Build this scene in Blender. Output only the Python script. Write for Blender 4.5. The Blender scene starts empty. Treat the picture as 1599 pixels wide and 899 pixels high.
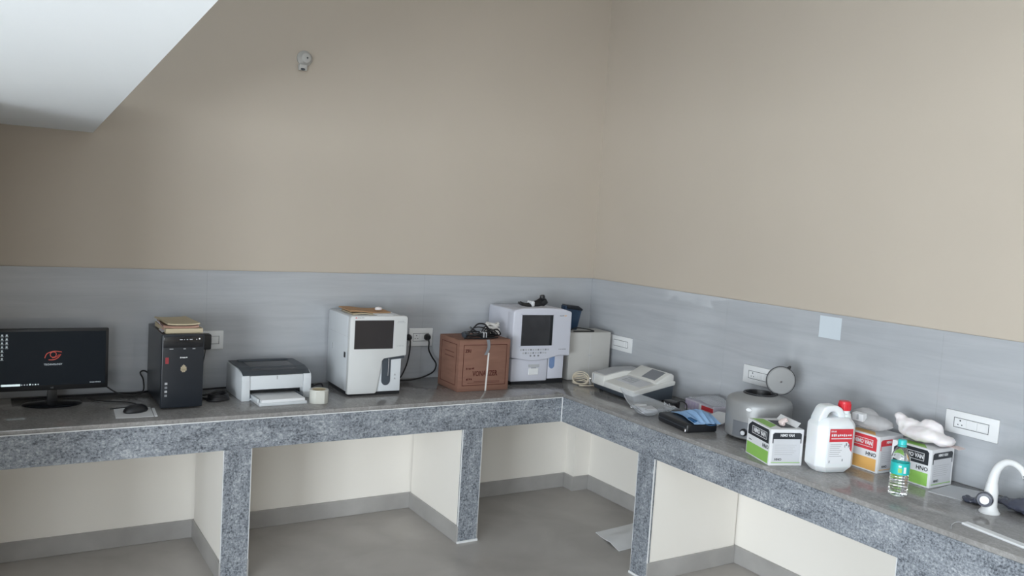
import bpy, bmesh, math, random
from mathutils import Vector, Matrix, Euler, noise
random.seed(7)
S = bpy.context.scene
COL = S.collection
R = math.radians

# ---------------------------------------------------------------- camera
F_PX = 1329.36
YAW, PITCH, ROLL = -0.5557, 0.0791, 0.0618
cam_d = bpy.data.cameras.new('camera'); cam = bpy.data.objects.new('camera', cam_d); COL.objects.link(cam)
_f = Vector((-math.sin(YAW)*math.cos(PITCH), math.cos(YAW)*math.cos(PITCH), -math.sin(PITCH)))
_r = Vector((math.cos(YAW), math.sin(YAW), 0)); _u = _r.cross(_f)
_r2 = _r*math.cos(ROLL)+_u*math.sin(ROLL); _u2 = -_r*math.sin(ROLL)+_u*math.cos(ROLL)
_m = Matrix((_r2, _u2, -_f)).transposed().to_4x4(); _m.translation = (-3.3515, -4.4109, 1.7041)
cam.matrix_world = _m
cam_d.sensor_fit = 'HORIZONTAL'; cam_d.sensor_width = 36; cam_d.lens = F_PX/1599*36
cam_d.clip_start = 0.05
S.camera = cam

# ---------------------------------------------------------------- world, daylight, exposure
W = bpy.data.worlds.new('sky'); S.world = W; W.use_nodes = True
W.node_tree.nodes['Background'].inputs[0].default_value = (0.80, 0.90, 1.0, 1)
W.node_tree.nodes['Background'].inputs[1].default_value = 1.0
S.view_settings.view_transform = 'Standard'; S.view_settings.look = 'None'
S.view_settings.gamma = 1; S.view_settings.use_curve_mapping = False
S.view_settings.exposure = 0.0

def area(name, loc, rot, sx, sy, power, color):
    d = bpy.data.lights.new(name, 'AREA'); d.shape = 'RECTANGLE'; d.size = sx; d.size_y = sy
    d.energy = power; d.color = color
    o = bpy.data.objects.new(name, d); COL.objects.link(o); o.location = loc; o.rotation_euler = rot
    return o
# daylight through the left-wall windows, plus added high and front fill lights
XL, YF, ZC = -6.5, -8.0, 3.3            # room limits (corner of the two visible walls is the origin)
WIN = [(-6.6, -4.1, 0.06, 1.75, 355), (-3.32, -2.95, 0.45, 1.75, 30)]
HIGH_FILL = (-6.8, -4.2, 2.30, 3.10, 60)         # added opening and fill light above the loft, lifts the upper walls
WIN.append(HIGH_FILL)
for y0, y1, z0, z1, pw in WIN:
    area('window_and_fill_light', (XL-0.10, (y0+y1)/2, (z0+z1)/2), (0, R(-90), 0), z1-z0, y1-y0, pw, (0.87, 0.945, 1.0))
FRONT_FILL = (-6.35, -4.4, 1.10, 2.90, 90)  # added front opening and light, fills the upper walls; no window known there
area('window_and_fill_light', ((FRONT_FILL[0]+FRONT_FILL[1])/2, YF-0.10, (FRONT_FILL[2]+FRONT_FILL[3])/2), (R(90), 0, 0), FRONT_FILL[1]-FRONT_FILL[0], FRONT_FILL[3]-FRONT_FILL[2], FRONT_FILL[4], (0.87, 0.945, 1.0))

# ---------------------------------------------------------------- materials
def mat(name, col, rough=0.5, spec=0.5, metal=0.0, **kw):
    m = bpy.data.materials.new(name); m.use_nodes = True
    b = m.node_tree.nodes['Principled BSDF']
    b.inputs['Base Color'].default_value = (*col, 1); b.inputs['Roughness'].default_value = rough
    b.inputs['Specular IOR Level'].default_value = spec; b.inputs['Metallic'].default_value = metal
    for k, v in kw.items():
        b.inputs[k.replace('_', ' ')].default_value = v
    return m
def nodes(m):
    nt = m.node_tree; b = nt.nodes['Principled BSDF']
    def N(t, **kw):
        n = nt.nodes.new(t)
        for k, v in kw.items():
            if k in n.inputs: n.inputs[k].default_value = v
            else: setattr(n, k, v)
        return n
    return nt, b, N, nt.links.new
def ramp(n, stops):
    cr = n.color_ramp
    while len(cr.elements) < len(stops): cr.elements.new(0.5)
    for e, (p, c) in zip(cr.elements, stops):
        e.position = p; e.color = (*c, 1)
def coords(N, L, scale=(1, 1, 1), rot=(0, 0, 0), kind='Object'):
    tc = N('ShaderNodeTexCoord'); mp = N('ShaderNodeMapping'); mp.inputs['Scale'].default_value = scale
    mp.inputs['Rotation'].default_value = rot
    L(tc.outputs[kind], mp.inputs[0]); return mp.outputs[0]
def mottled(name, c1, c2, scale, rough, spec=0.5, stretch=(1, 1, 1), detail=5, bump=0.0, bscale=80, dist=0.0):
    m = mat(name, c1, rough, spec); nt, b, N, L = nodes(m)
    v = coords(N, L, stretch)
    n = N('ShaderNodeTexNoise', Scale=scale, Detail=detail, Distortion=dist); L(v, n.inputs['Vector'])
    r = N('ShaderNodeValToRGB'); ramp(r, [(0.3, c1), (0.7, c2)]); L(n.outputs[0], r.inputs[0]); L(r.outputs[0], b.inputs['Base Color'])
    if bump:
        n2 = N('ShaderNodeTexNoise', Scale=bscale, Detail=3); L(v, n2.inputs['Vector'])
        bp = N('ShaderNodeBump', Strength=bump, Distance=0.002); L(n2.outputs[0], bp.inputs['Height']); L(bp.outputs[0], b.inputs['Normal'])
    return m
def granite(name, rough, dark, mid, light, streak, fine=120, contrast=1.0, rot=(0, 0, 0)):
    m = mat(name, mid, rough, 0.5); nt, b, N, L = nodes(m)
    v = coords(N, L, streak, rot); v2 = coords(N, L)
    n1 = N('ShaderNodeTexNoise', Scale=2.6, Detail=8, Roughness=0.68, Distortion=1.3); L(v, n1.inputs['Vector'])
    n2 = N('ShaderNodeTexNoise', Scale=fine, Detail=4, Roughness=0.75); L(v2, n2.inputs['Vector'])
    n3 = N('ShaderNodeTexNoise', Scale=32, Detail=8, Roughness=0.75, Distortion=1.0); L(v, n3.inputs['Vector'])
    def madd(x_, k, y_=None):
        q = N('ShaderNodeMath', operation='MULTIPLY_ADD'); q.inputs[1].default_value = k; L(x_, q.inputs[0])
        if y_ is None: q.inputs[2].default_value = 0
        else: L(y_, q.inputs[2])
        return q.outputs[0]
    d = madd(n3.outputs[0], 0.30, madd(n2.outputs[0], 0.46*contrast, madd(n1.outputs[0], 0.24)))
    o_ = 0.5*(0.54+0.46*contrast)
    r = N('ShaderNodeValToRGB'); ramp(r, [(o_-0.085, dark), (o_-0.008, mid), (o_+0.012, mid), (o_+0.08, light)]); L(d, r.inputs[0])
    L(r.outputs[0], b.inputs['Base Color'])
    return m
M = {}
M['paint'] = mottled('cream_wall_paint', (0.495, 0.437, 0.370), (0.515, 0.455, 0.386), 1.5, 0.75, 0.25, bump=0.05)
M['paint_low'] = mottled('cream_lime_paint', (0.85, 0.82, 0.765), (0.87, 0.84, 0.79), 2.0, 0.8, 0.2, bump=0.06)
M['soffit'] = mottled('white_ceiling_paint', (0.88, 0.92, 0.95), (0.90, 0.935, 0.96), 2.0, 0.8, 0.2)
M['skirt'] = mottled('grey_skirting_stone', (0.34, 0.33, 0.32), (0.42, 0.41, 0.40), 6, 0.35, 0.5)
M['floor'] = mottled('taupe_polished_floor', (0.36, 0.338, 0.318), (0.46, 0.435, 0.412), 3.5, 0.36, 0.45, detail=8, dist=0.5)
M['fascia'] = granite('blue_grey_granite_facing', 0.42, (0.055, 0.063, 0.078), (0.238, 0.26, 0.292), (0.45, 0.47, 0.495), (1.0, 1.0, 2.6), rot=(R(14), R(-14), 0))
M['pillar'] = granite('blue_grey_granite_post', 0.42, (0.055, 0.063, 0.078), (0.24, 0.262, 0.294), (0.45, 0.47, 0.495), (2.8, 2.8, 1.0))
M['worktop'] = granite('polished_granite_top', 0.13, (0.19, 0.183, 0.178), (0.26, 0.252, 0.246), (0.34, 0.332, 0.325), (2.2, 0.9, 1), fine=90, contrast=0.6)
M['grout'] = mat('white_cement_joint', (0.72, 0.73, 0.74), 0.7)
def tile_mat():
    m = mat('grey_marble_wall_tile', (0.40, 0.43, 0.47), 0.035, 0.5); nt, b, N, L = nodes(m)
    v = coords(N, L, (0.7, 0.7, 9), (R(2.5), R(-2.5), 0))
    n = N('ShaderNodeTexNoise', Scale=2.2, Detail=6, Roughness=0.6, Distortion=0.5); L(v, n.inputs['Vector'])
    r = N('ShaderNodeValToRGB'); ramp(r, [(0.30, (0.38, 0.395, 0.42)), (0.5, (0.415, 0.43, 0.455)), (0.72, (0.45, 0.465, 0.49))]); L(n.outputs[0], r.inputs[0]); L(r.outputs[0], b.inputs['Base Color'])
    return m
M['tile'] = tile_mat()
M['black'] = mat('black_plastic', (0.012, 0.013, 0.016), 0.4)
M['black_gloss'] = mat('glossy_black_plastic', (0.008, 0.009, 0.012), 0.18)
M['case'] = mat('blue_black_case_paint', (0.010, 0.014, 0.021), 0.3)
M['cable'] = mat('black_rubber_cable', (0.010, 0.010, 0.012), 0.5)
M['white'] = mat('white_plastic', (0.66, 0.69, 0.72), 0.35)
M['white2'] = mat('cool_white_plastic', (0.58, 0.59, 0.66), 0.38)
M['warmwhite'] = mat('warm_white_plastic', (0.63, 0.625, 0.60), 0.4)
M['plate'] = mat('white_switch_plastic', (0.74, 0.75, 0.76), 0.3)
M['line'] = mat('dark_gap_line', (0.06, 0.065, 0.075), 0.6)
M['greytext'] = mat('grey_print', (0.20, 0.21, 0.23), 0.6)
M['lightgrey'] = mat('light_grey_print', (0.42, 0.43, 0.45), 0.6)
M['red'] = mat('red_print', (0.62, 0.045, 0.06), 0.45)
M['redplastic'] = mat('red_cap_plastic', (0.66, 0.03, 0.045), 0.35)
M['anthracite'] = mat('anthracite_plastic', (0.045, 0.055, 0.068), 0.45)
M['slate'] = mat('slate_grey_plastic', (0.052, 0.064, 0.08), 0.5)
M['screen_off'] = mat('switched_off_display', (0.025, 0.022, 0.024), 0.22)
M['film'] = mat('display_under_film', (0.010, 0.011, 0.012), 0.10)
M['paper'] = mat('white_paper', (0.76, 0.77, 0.79), 0.7, 0.2)
M['papergrey'] = mat('grey_paper', (0.50, 0.51, 0.53), 0.7, 0.2)
M['cream'] = mat('cream_paper', (0.55, 0.47, 0.33), 0.7, 0.2)
M['tan'] = mat('tan_card', (0.48, 0.29, 0.16), 0.7, 0.2)
M['pinkpaper'] = mat('pinkish_brown_paper', (0.36, 0.22, 0.17), 0.7, 0.2)
M['cardboard'] = mottled('brown_cardboard', (0.20, 0.105, 0.077), (0.235, 0.125, 0.092), 8, 0.75, 0.2, stretch=(1, 1, 6))
M['cardline'] = mat('dark_brown_ink', (0.075, 0.018, 0.014), 0.7, 0.2)
M['strap'] = mat('white_packing_strap', (0.72, 0.70, 0.68), 0.4)
M['tape'] = mat('pale_translucent_tape', (0.60, 0.60, 0.555), 0.25)
M['carton'] = mottled('white_carton', (0.46, 0.45, 0.43), (0.52, 0.51, 0.49), 3, 0.7, 0.2)
M['blue'] = mat('deep_blue_plastic', (0.015, 0.045, 0.10), 0.4)
M['palecable'] = mat('pale_cable', (0.60, 0.53, 0.42), 0.5)
M['silver'] = mat('silver_grey_paint', (0.30, 0.305, 0.31), 0.42, 0.5, 0.25)
M['silverdark'] = mat('dark_silver_panel', (0.17, 0.18, 0.20), 0.4, 0.5, 0.2)
M['green'] = mat('green_print', (0.27, 0.52, 0.11), 0.45)
M['orange'] = mat('orange_print', (0.74, 0.42, 0.13), 0.45)
M['ink'] = mat('black_print', (0.022, 0.027, 0.034), 0.4)
M['boxwhite'] = mat('white_coated_card', (0.74, 0.75, 0.77), 0.4)
M['boxgrey'] = mat('pale_grey_card_print', (0.58, 0.59, 0.62), 0.45)
M['hdpe'] = mat('white_can_plastic', (0.78, 0.80, 0.82), 0.35, Subsurface_Weight=0.15)
M['label'] = mat('white_label_paper', (0.76, 0.77, 0.80), 0.4)
M['teal'] = mat('teal_label', (0.02, 0.46, 0.44), 0.35)
M['tealcap'] = mat('teal_cap_plastic', (0.03, 0.52, 0.52), 0.35)
M['pet'] = mat('clear_bottle_plastic', (0.97, 0.99, 0.99), 0.03, 0.5, Transmission_Weight=1.0, IOR=1.33)
M['clear'] = mat('clear_plastic_film', (0.88, 0.90, 0.93), 0.18, 0.5, Transmission_Weight=0.75, IOR=1.05)
M['bagwhite'] = mat('white_polythene', (0.80, 0.76, 0.77), 0.5, 0.4, Subsurface_Weight=0.1)
M['bagdark'] = mat('dark_polythene', (0.055, 0.06, 0.085), 0.22)
M['mask'] = mat('blue_mask_fabric', (0.30, 0.48, 0.74), 0.8, 0.2)
M['maskdark'] = mat('dark_blue_mask_edge', (0.03, 0.10, 0.22), 0.8, 0.2)
M['purple'] = mat('pale_purple_print', (0.58, 0.55, 0.62), 0.5)
M['purpleline'] = mat('purple_lines', (0.34, 0.26, 0.46), 0.5)
M['skin'] = mat('pinkish_glove_latex', (0.66, 0.55, 0.53), 0.6, 0.3)
M['chrome'] = mat('chromed_metal', (0.5, 0.5, 0.52), 0.15, 0.5, 1.0)
M['aluminium'] = mat('window_frame_aluminium', (0.6, 0.6, 0.6), 0.4)
def emit(name, col, st):
    m = mat(name, col, 0.25); b = m.node_tree.nodes['Principled BSDF']
    b.inputs['Emission Color'].default_value = (*col, 1); b.inputs['Emission Strength'].default_value = st; return m
M['lcd'] = emit('lit_dark_desktop', (0.006, 0.009, 0.013), 0.6); M['lcd'].node_tree.nodes['Principled BSDF'].inputs['Specular IOR Level'].default_value = 0.15
M['lcdwhite'] = emit('lit_white_pixels', (0.70, 0.85, 0.88), 0.75)
M['lcdgrey'] = emit('lit_grey_pixels', (0.40, 0.46, 0.50), 0.5)
M['lcdred'] = emit('lit_red_pixels', (0.55, 0.10, 0.08), 0.35)

# ---------------------------------------------------------------- mesh helpers
class B:
    """collects shapes; build() links them as ONE mesh object"""
    def __init__(s): s.bm = bmesh.new()
    def _merge(s, bm):
        me = bpy.data.meshes.new('t'); bm.to_mesh(me); bm.free(); s.bm.from_mesh(me); bpy.data.meshes.remove(me); return s
    def box(s, x0, x1, y0, y1, z0, z1, bev=0.0, seg=2, rot=None, piv=None):
        bm = bmesh.new(); bmesh.ops.create_cube(bm, size=1)
        for v in bm.verts:
            v.co = Vector(((x0+x1)/2+v.co.x*(x1-x0), (y0+y1)/2+v.co.y*(y1-y0), (z0+z1)/2+v.co.z*(z1-z0)))
        if bev: bmesh.ops.bevel(bm, geom=list(bm.edges), offset=bev, segments=seg, affect='EDGES', profile=0.5)
        if rot:
            p = Vector(piv or ((x0+x1)/2, (y0+y1)/2, (z0+z1)/2)); e = Euler(rot).to_matrix()
            for v in bm.verts: v.co = p+e@(v.co-p)
        return s._merge(bm)
    def prism(s, poly, a0, a1, axis='y', bev=0.0, seg=2):
        """poly in the two remaining axes (x,z for y; y,z for x; x,y for z), extruded a0..a1"""
        bm = bmesh.new()
        def P(p, a):
            return {'y': (p[0], a, p[1]), 'x': (a, p[0], p[1]), 'z': (p[0], p[1], a)}[axis]
        A = [bm.verts.new(P(p, a0)) for p in poly]; Bv = [bm.verts.new(P(p, a1)) for p in poly]
        n = len(poly); bm.faces.new(A); bm.faces.new(Bv[::-1])
        for i in range(n): bm.faces.new((A[i], Bv[i], Bv[(i+1) % n], A[(i+1) % n]))
        bmesh.ops.recalc_face_normals(bm, faces=bm.faces)
        if bev: bmesh.ops.bevel(bm, geom=list(bm.edges), offset=bev, segments=seg, affect='EDGES', profile=0.5)
        return s._merge(bm)
    def lathe(s, prof, seg=40, loc=(0, 0, 0), rot=None):
        bm = bmesh.new(); rings = []
        for r, z in prof:
            if r < 1e-6: rings.append([bm.verts.new((0, 0, z))])
            else: rings.append([bm.verts.new((r*math.cos(2*math.pi*i/seg), r*math.sin(2*math.pi*i/seg), z)) for i in range(seg)])
        for a, b in zip(rings, rings[1:]):
            for i in range(seg):
                j = (i+1) % seg
                if len(a) == 1 and len(b) == 1: continue
                if len(a) == 1: bm.faces.new((a[0], b[j], b[i]))
                elif len(b) == 1: bm.faces.new((a[i], a[j], b[0]))
                else: bm.faces.new((a[i], a[j], b[j], b[i]))
        bmesh.ops.recalc_face_normals(bm, faces=bm.faces)
        m = Matrix.Translation(loc) @ (rot if isinstance(rot, Matrix) else Euler(rot or (0, 0, 0)).to_matrix().to_4x4())
        bm.transform(m); return s._merge(bm)
    def tube(s, pts, r, seg=8, sub=6, closed=False):
        P = [Vector(p) for p in pts]; n = len(P); C = []
        rr = r if callable(r) else (lambda t: r)
        idx = range(n if closed else n-1)
        for i in idx:
            g = (lambda k: P[k % n]) if closed else (lambda k: P[max(0, min(n-1, k))])
            p0, p1, p2, p3 = g(i-1), g(i), g(i+1), g(i+2)
            for k in range(sub):
                t = k/sub
                C.append(0.5*((2*p1)+(p2-p0)*t+(2*p0-5*p1+4*p2-p3)*t*t+(3*p1-p0-3*p2+p3)*t**3))
        if not closed: C.append(P[-1])
        bm = bmesh.new(); rings = []; m = len(C); up = Vector((0.13, 0.27, 1)).normalized()
        for i, c in enumerate(C):
            a = C[(i-1) % m] if closed or i else C[0]; b = C[(i+1) % m] if closed or i < m-1 else C[-1]
            d = (b-a).normalized() if (b-a).length > 1e-9 else Vector((1, 0, 0))
            x = d.cross(up)
            if x.length < 1e-3: x = d.cross(Vector((1, 0, 0)))
            x.normalize(); y = x.cross(d); up = y.copy()
            q = rr(i/max(1, m-1))
            rings.append([bm.verts.new(c+x*q*math.cos(2*math.pi*j/seg)+y*q*math.sin(2*math.pi*j/seg)) for j in range(seg)])
        pairs = list(zip(rings, rings[1:]))
        if closed: pairs.append((rings[-1], rings[0]))
        for a, b in pairs:
            for j in range(seg): bm.faces.new((a[j], a[(j+1) % seg], b[(j+1) % seg], b[j]))
        if not closed: bm.faces.new(rings[0][::-1]); bm.faces.new(rings[-1])
        bmesh.ops.recalc_face_normals(bm, faces=bm.faces)
        return s._merge(bm)
    def grid(s, fn, nu, nv, thick=0.0):
        bm = bmesh.new(); V = [[bm.verts.new(fn(i/nu, j/nv)) for j in range(nv+1)] for i in range(nu+1)]
        for i in range(nu):
            for j in range(nv): bm.faces.new((V[i][j], V[i+1][j], V[i+1][j+1], V[i][j+1]))
        if thick:
            bmesh.ops.recalc_face_normals(bm, faces=bm.faces)
            bmesh.ops.solidify(bm, geom=list(bm.faces), thickness=thick)
        return s._merge(bm)
    def build(s, name, m, parent=None, smooth=35, loc=None, rotz=0):
        bmesh.ops.remove_doubles(s.bm, verts=s.bm.verts, dist=1e-6)
        me = bpy.data.meshes.new(name); s.bm.to_mesh(me); s.bm.free()
        me.materials.append(M[m] if isinstance(m, str) else m)
        if smooth:
            me.shade_smooth(); me.set_sharp_from_angle(angle=R(smooth))
        o = bpy.data.objects.new(name, me); COL.objects.link(o)
        if parent: o.parent = parent
        if loc is not None: o.location = loc; o.rotation_euler = (0, 0, rotz)
        return o
def thing(name, label, cat, loc, rotz=0.0, group=None):
    o = bpy.data.objects.new(name, None); COL.objects.link(o); o.empty_display_size = 0.05
    o.location = loc; o.rotation_euler = (0, 0, rotz); o['label'] = label; o['category'] = cat
    if group: o['group'] = group
    return o
def tag(o, label, cat, group=None):
    o['label'] = label; o['category'] = cat
    if group: o['group'] = group
    return o
def struct(o, label=None):
    o['kind'] = 'structure'
    if label: o['label'] = label
    return o
FRONT = (R(90), 0, 0); LEFT = (R(90), 0, R(-90)); RIGHT = (R(90), 0, R(90)); TOP = (0, 0, 0)
def text(s, size, m, parent, loc, rot=FRONT, name='lettering', sx=1.0, bold=0.0):
    c = bpy.data.curves.new('t', 'FONT'); c.body = s; c.size = size; c.align_x = 'CENTER'; c.align_y = 'CENTER'
    c.extrude = 0.0003; c.resolution_u = 2; c.offset = bold
    t = bpy.data.objects.new('t', c); COL.objects.link(t)
    bpy.context.view_layer.update()
    me = bpy.data.meshes.new_from_object(t.evaluated_get(bpy.context.evaluated_depsgraph_get()))
    bpy.data.objects.remove(t); bpy.data.curves.remove(c)
    me.name = name; me.materials.clear(); me.materials.append(M[m])
    me.transform(Matrix.Translation(loc) @ Euler(rot).to_matrix().to_4x4() @ Matrix.Diagonal((sx, 1, 1, 1)))
    o = bpy.data.objects.new(name, me); COL.objects.link(o); o.parent = parent
    return o
def marks(n, x0, x1, z, hgt, m, parent, yf, seed=1):
    """a line of illegibly small print on a front face"""
    rnd = random.Random(seed); b = B(); x_ = x0; step = (x1-x0)/n
    for k in range(n):
        b.box(x_, x_+step*rnd.uniform(0.5, 0.8), yf, yf+0.001, z-hgt/2*rnd.uniform(0.6, 1), z+hgt/2*rnd.uniform(0.5, 1)); x_ += step
    return b.build('small_print', m, parent, smooth=0)
def blob(ells, amp, sc, voxel=0.006, seed=0, flat=None):
    """several ellipsoids fused into one skin, then crumpled"""
    bm = bmesh.new()
    for c, r, rz in ells:
        mt = Matrix.Translation(c) @ Matrix.Rotation(rz, 4, 'Z') @ Matrix.Diagonal((*r, 1))
        bmesh.ops.create_icosphere(bm, subdivisions=3, radius=1, matrix=mt)
    me = bpy.data.meshes.new('b'); bm.to_mesh(me); bm.free()
    o = bpy.data.objects.new('b', me); COL.objects.link(o)
    md = o.modifiers.new('r', 'REMESH'); md.mode = 'VOXEL'; md.voxel_size = voxel
    bpy.context.view_layer.update()
    e = bpy.data.meshes.new_from_object(o.evaluated_get(bpy.context.evaluated_depsgraph_get()))
    bpy.data.objects.remove(o); bpy.data.meshes.remove(me)
    b = B(); b.bm.from_mesh(e); bpy.data.meshes.remove(e)
    bmesh.ops.smooth_vert(b.bm, verts=b.bm.verts, factor=0.5, use_axis_x=True, use_axis_y=True, use_axis_z=True)
    b.bm.normal_update()
    for v in b.bm.verts:
        q = v.co*sc+Vector((seed, seed*1.7, 0))
        k = noise.noise(q)+0.5*abs(noise.noise(q*2.3))*2-0.4
        v.co += v.normal*amp*k
        if flat is not None and v.co.z < flat: v.co.z = flat
    return b

Z0 = 0.765; TT = 1.363                  # worktop height, top of wall tiles
DL, DR = 0.6145, 0.6181                 # worktop depths
FZ = Z0-0.157                           # lower edge of the granite fascia
XP = -3.50                              # partition at the left end of the worktop
YE = -4.0                               # near end of the right worktop

# ---------------------------------------------------------------- the setting
struct(B().box(XL-0.2, 0.2, YF-0.2, 0.2, -0.1, 0).build('floor', 'floor', smooth=0))
struct(B().box(XL-0.2, 0.2, YF-0.2, 0.2, ZC, ZC+0.1).build('ceiling', 'soffit', smooth=0))
wb = struct(B().box(XL-0.2, 0.2, 0, 0.2, 0, ZC).build('wall_back', 'paint', smooth=0))
wr = struct(B().box(0, 0.2, YF-0.2, 0, 0, ZC).build('wall_right', 'paint', smooth=0))
def wall_with_openings(name, along, a0, a1, fixed, thick, ops):
    b = B()
    def seg(u0, u1, z0, z1):
        if u1-u0 < 1e-4 or z1-z0 < 1e-4: return
        if along == 'y': b.box(fixed-thick, fixed, u0, u1, z0, z1)
        else: b.box(u0, u1, fixed-thick, fixed, z0, z1)
    cuts = sorted({a0, a1, *[o[0] for o in ops], *[o[1] for o in ops]})
    for u0, u1 in zip(cuts, cuts[1:]):
        z = 0
        for (o0, o1, z0, z1) in sorted([o for o in ops if o[0] <= u0 and o[1] >= u1], key=lambda o: o[2]):
            seg(u0, u1, z, z0); z = z1
        seg(u0, u1, z, ZC)
    return struct(b.build(name, 'paint', smooth=0))
wall_with_openings('wall_left', 'y', YF-0.2, 0.0, XL, 0.2, [w[:4] for w in WIN])
wall_with_openings('wall_front', 'x', XL-0.2, 0.0, YF, 0.2, [FRONT_FILL[:4]])
for k, (y0, y1, z0, z1, _) in enumerate(WIN):
    b = B(); t = 0.045; x0, x1 = XL-0.08, XL-0.03
    b.box(x0, x1, y0, y0+t, z0, z1).box(x0, x1, y1-t, y1, z0, z1).box(x0, x1, y0, y1, z0, z0+t).box(x0, x1, y0, y1, z1-t, z1)
    if y1-y0 > 1:
        for q in (1/3, 2/3): b.box(x0, x1, y0+(y1-y0)*q-0.02, y0+(y1-y0)*q+0.02, z0, z1)
    struct(b.build('window_%d' % (k+1), 'aluminium', smooth=0))  # the high frame belongs to the added fill light
b = B(); t = 0.045; y0, y1 = YF-0.08, YF-0.03; xa, xb, za, zb, _ = FRONT_FILL
b.box(xa, xa+t, y0, y1, za, zb).box(xb-t, xb, y0, y1, za, zb).box(xa, xb, y0, y1, za, za+t).box(xa, xb, y0, y1, zb-t, zb).box((xa+xb)/2-0.02, (xa+xb)/2+0.02, y0, y1, za, zb)
struct(b.build('window_4', 'aluminium', smooth=0))  # frame around the added front fill light
# low loft slab: flat soffit whose right edge runs towards the viewer, and the partition that carries it
SZ = 1.988
struct(B().prism([(-2.938, 0), (-3.11, -3.9), (XL, -3.9), (XL, 0)], SZ, SZ+0.16, 'z').build('ceiling_loft', 'soffit', smooth=0))
struct(B().box(XP-0.12, XP, -1.30, 0, 0, SZ).build('wall_partition', 'paint', smooth=0))
# square masonry post in the corner under the worktop
cp = struct(B().box(-0.128, 0, -0.105, 0, 0, FZ).build('wall_corner_post', 'paint_low', smooth=0))
B().box(-0.138, 0, -0.115, 0, 0, 0.092).build('skirting', 'skirt', cp, smooth=0)
# the lime-washed lower walls below the worktop
struct(B().box(XP, -0.128, -0.006, 0, 0.0, FZ).build('wall_back_lower', 'paint_low', smooth=0))
struct(B().box(-0.006, 0, YE, -0.105, 0.0, FZ).build('wall_right_lower', 'paint_low', smooth=0))
struct(B().box(XP, -0.138, -0.018, 0, 0, 0.092, 0.002, 1).build('baseboard_back', 'skirt', smooth=0))
struct(B().box(-0.018, 0, YE, -0.115, 0, 0.092, 0.002, 1).build('baseboard_right', 'skirt', smooth=0))
B().box(XP, 0, -0.007, 0, Z0, TT-0.001).build('tile_grout', 'tile', wb, smooth=0)
B().box(-0.007, 0, YE, 0, Z0, TT-0.001).build('tile_grout', 'tile', wr, smooth=0)
# wall tiles above the worktop, slab by slab
x = -0.0105
for wdt in (1.2, 1.2, 1.2, 0.17):
    B().box(max(x-wdt+0.0003, XP), x, -0.010, 0, Z0, TT, 0.0003, 1).build('tile', 'tile', wb, smooth=0); x -= wdt
y = -0.0
for wdt in (1.2, 1.2, 1.2, 0.4):
    B().box(-0.010, 0, y-wdt+0.0003, y, Z0, TT, 0.0003, 1).build('tile', 'tile', wr, smooth=0); y -= wdt

# ---------------------------------------------------------------- worktops
t = thing('worktop', 'long polished grey granite worktop along the back wall with rough blue-grey front', 'worktop', (0, 0, 0))
B().box(XP, -DR, -DL, -0.010, Z0-0.02, Z0, 0.0025, 2).build('slab', 'worktop', t)
B().box(XP, -DR-0.003, -DL+0.002, -DL+0.022, FZ, Z0-0.0205, 0.001, 1).build('fascia', 'fascia', t)
B().box(XP, -DR-0.025, -DL+0.022, -0.020, FZ, Z0-0.02).build('concrete_bed', 'paint_low', t)
B().box(XP, -DR, -DL-0.0006, -DL+0.002, Z0-0.0235, Z0-0.0195).build('edge_joint', 'grout', t)
t = thing('worktop', 'polished grey granite worktop along the right wall with swirled blue-grey front', 'worktop', (0, 0, 0))
B().box(-DR, -0.010, YE, -0.010, Z0-0.02, Z0-0.0001, 0.0025, 2).build('slab', 'worktop', t)
B().box(-DR+0.002, -DR+0.022, YE, -DL+0.003, FZ, Z0-0.0205, 0.001, 1).build('fascia', 'fascia', t)
B().box(-DR+0.022, -0.020, YE, -0.12, FZ, Z0-0.02).build('concrete_bed', 'paint_low', t)
B().box(-DR-0.003, -DR+0.002, -DL-0.0005, -DL+0.0022, FZ, Z0-0.02).build('corner_joint', 'grout', t)

def support(label, x0, x1, axis):
    """short white wall with a granite front; local x across, local y towards the wall"""
    w = x1-x0
    if axis == 'y': t = thing('worktop_support', label, 'support', ((x0+x1)/2, -DL, 0)); d = DL
    else: t = thing('worktop_support', label, 'support', (-DR, (x0+x1)/2, 0), R(-90)); d = DR
    h = w/2
    B().box(-h+0.003, h-0.003, 0.022, d-0.019, 0, FZ-0.0005).build('masonry', 'paint_low', t, smooth=0)
    B().box(-h, h, 0.003, 0.022, 0.004, FZ-0.0005, 0.0015, 1).build('granite_facing', 'pillar', t)
    B().box(-h-0.007, -h+0.003, 0.004, d-0.019, 0, 0.092, 0.0015, 1).build('skirting', 'skirt', t)
    B().box(h-0.003, h+0.007, 0.004, d-0.019, 0, 0.092, 0.0015, 1).build('skirting', 'skirt', t)
    B().box(-h-0.003, -h, 0.0035, 0.010, 0.092, FZ).build('edge_joint', 'grout', t)
    B().box(h, h+0.003, 0.0035, 0.010, 0.092, FZ).build('edge_joint', 'grout', t)
    B().box(-h-0.006, h+0.006, -0.003, 0.003, 0, 0.012, 0.001, 1).build('foot_strip', 'grout', t)
    return t
support('granite-faced support wall below the printer', -2.441, -2.3217, 'y')
support('granite-faced support wall below the brown cardboard box', -1.2325, -1.1195, 'y')
support('granite-faced support wall beside the white sheet on the floor', -1.3923, -1.276, 'x')
support('granite-faced support wall at the right edge, below the sink tap', -2.90, -2.6779, 'x')

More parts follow.
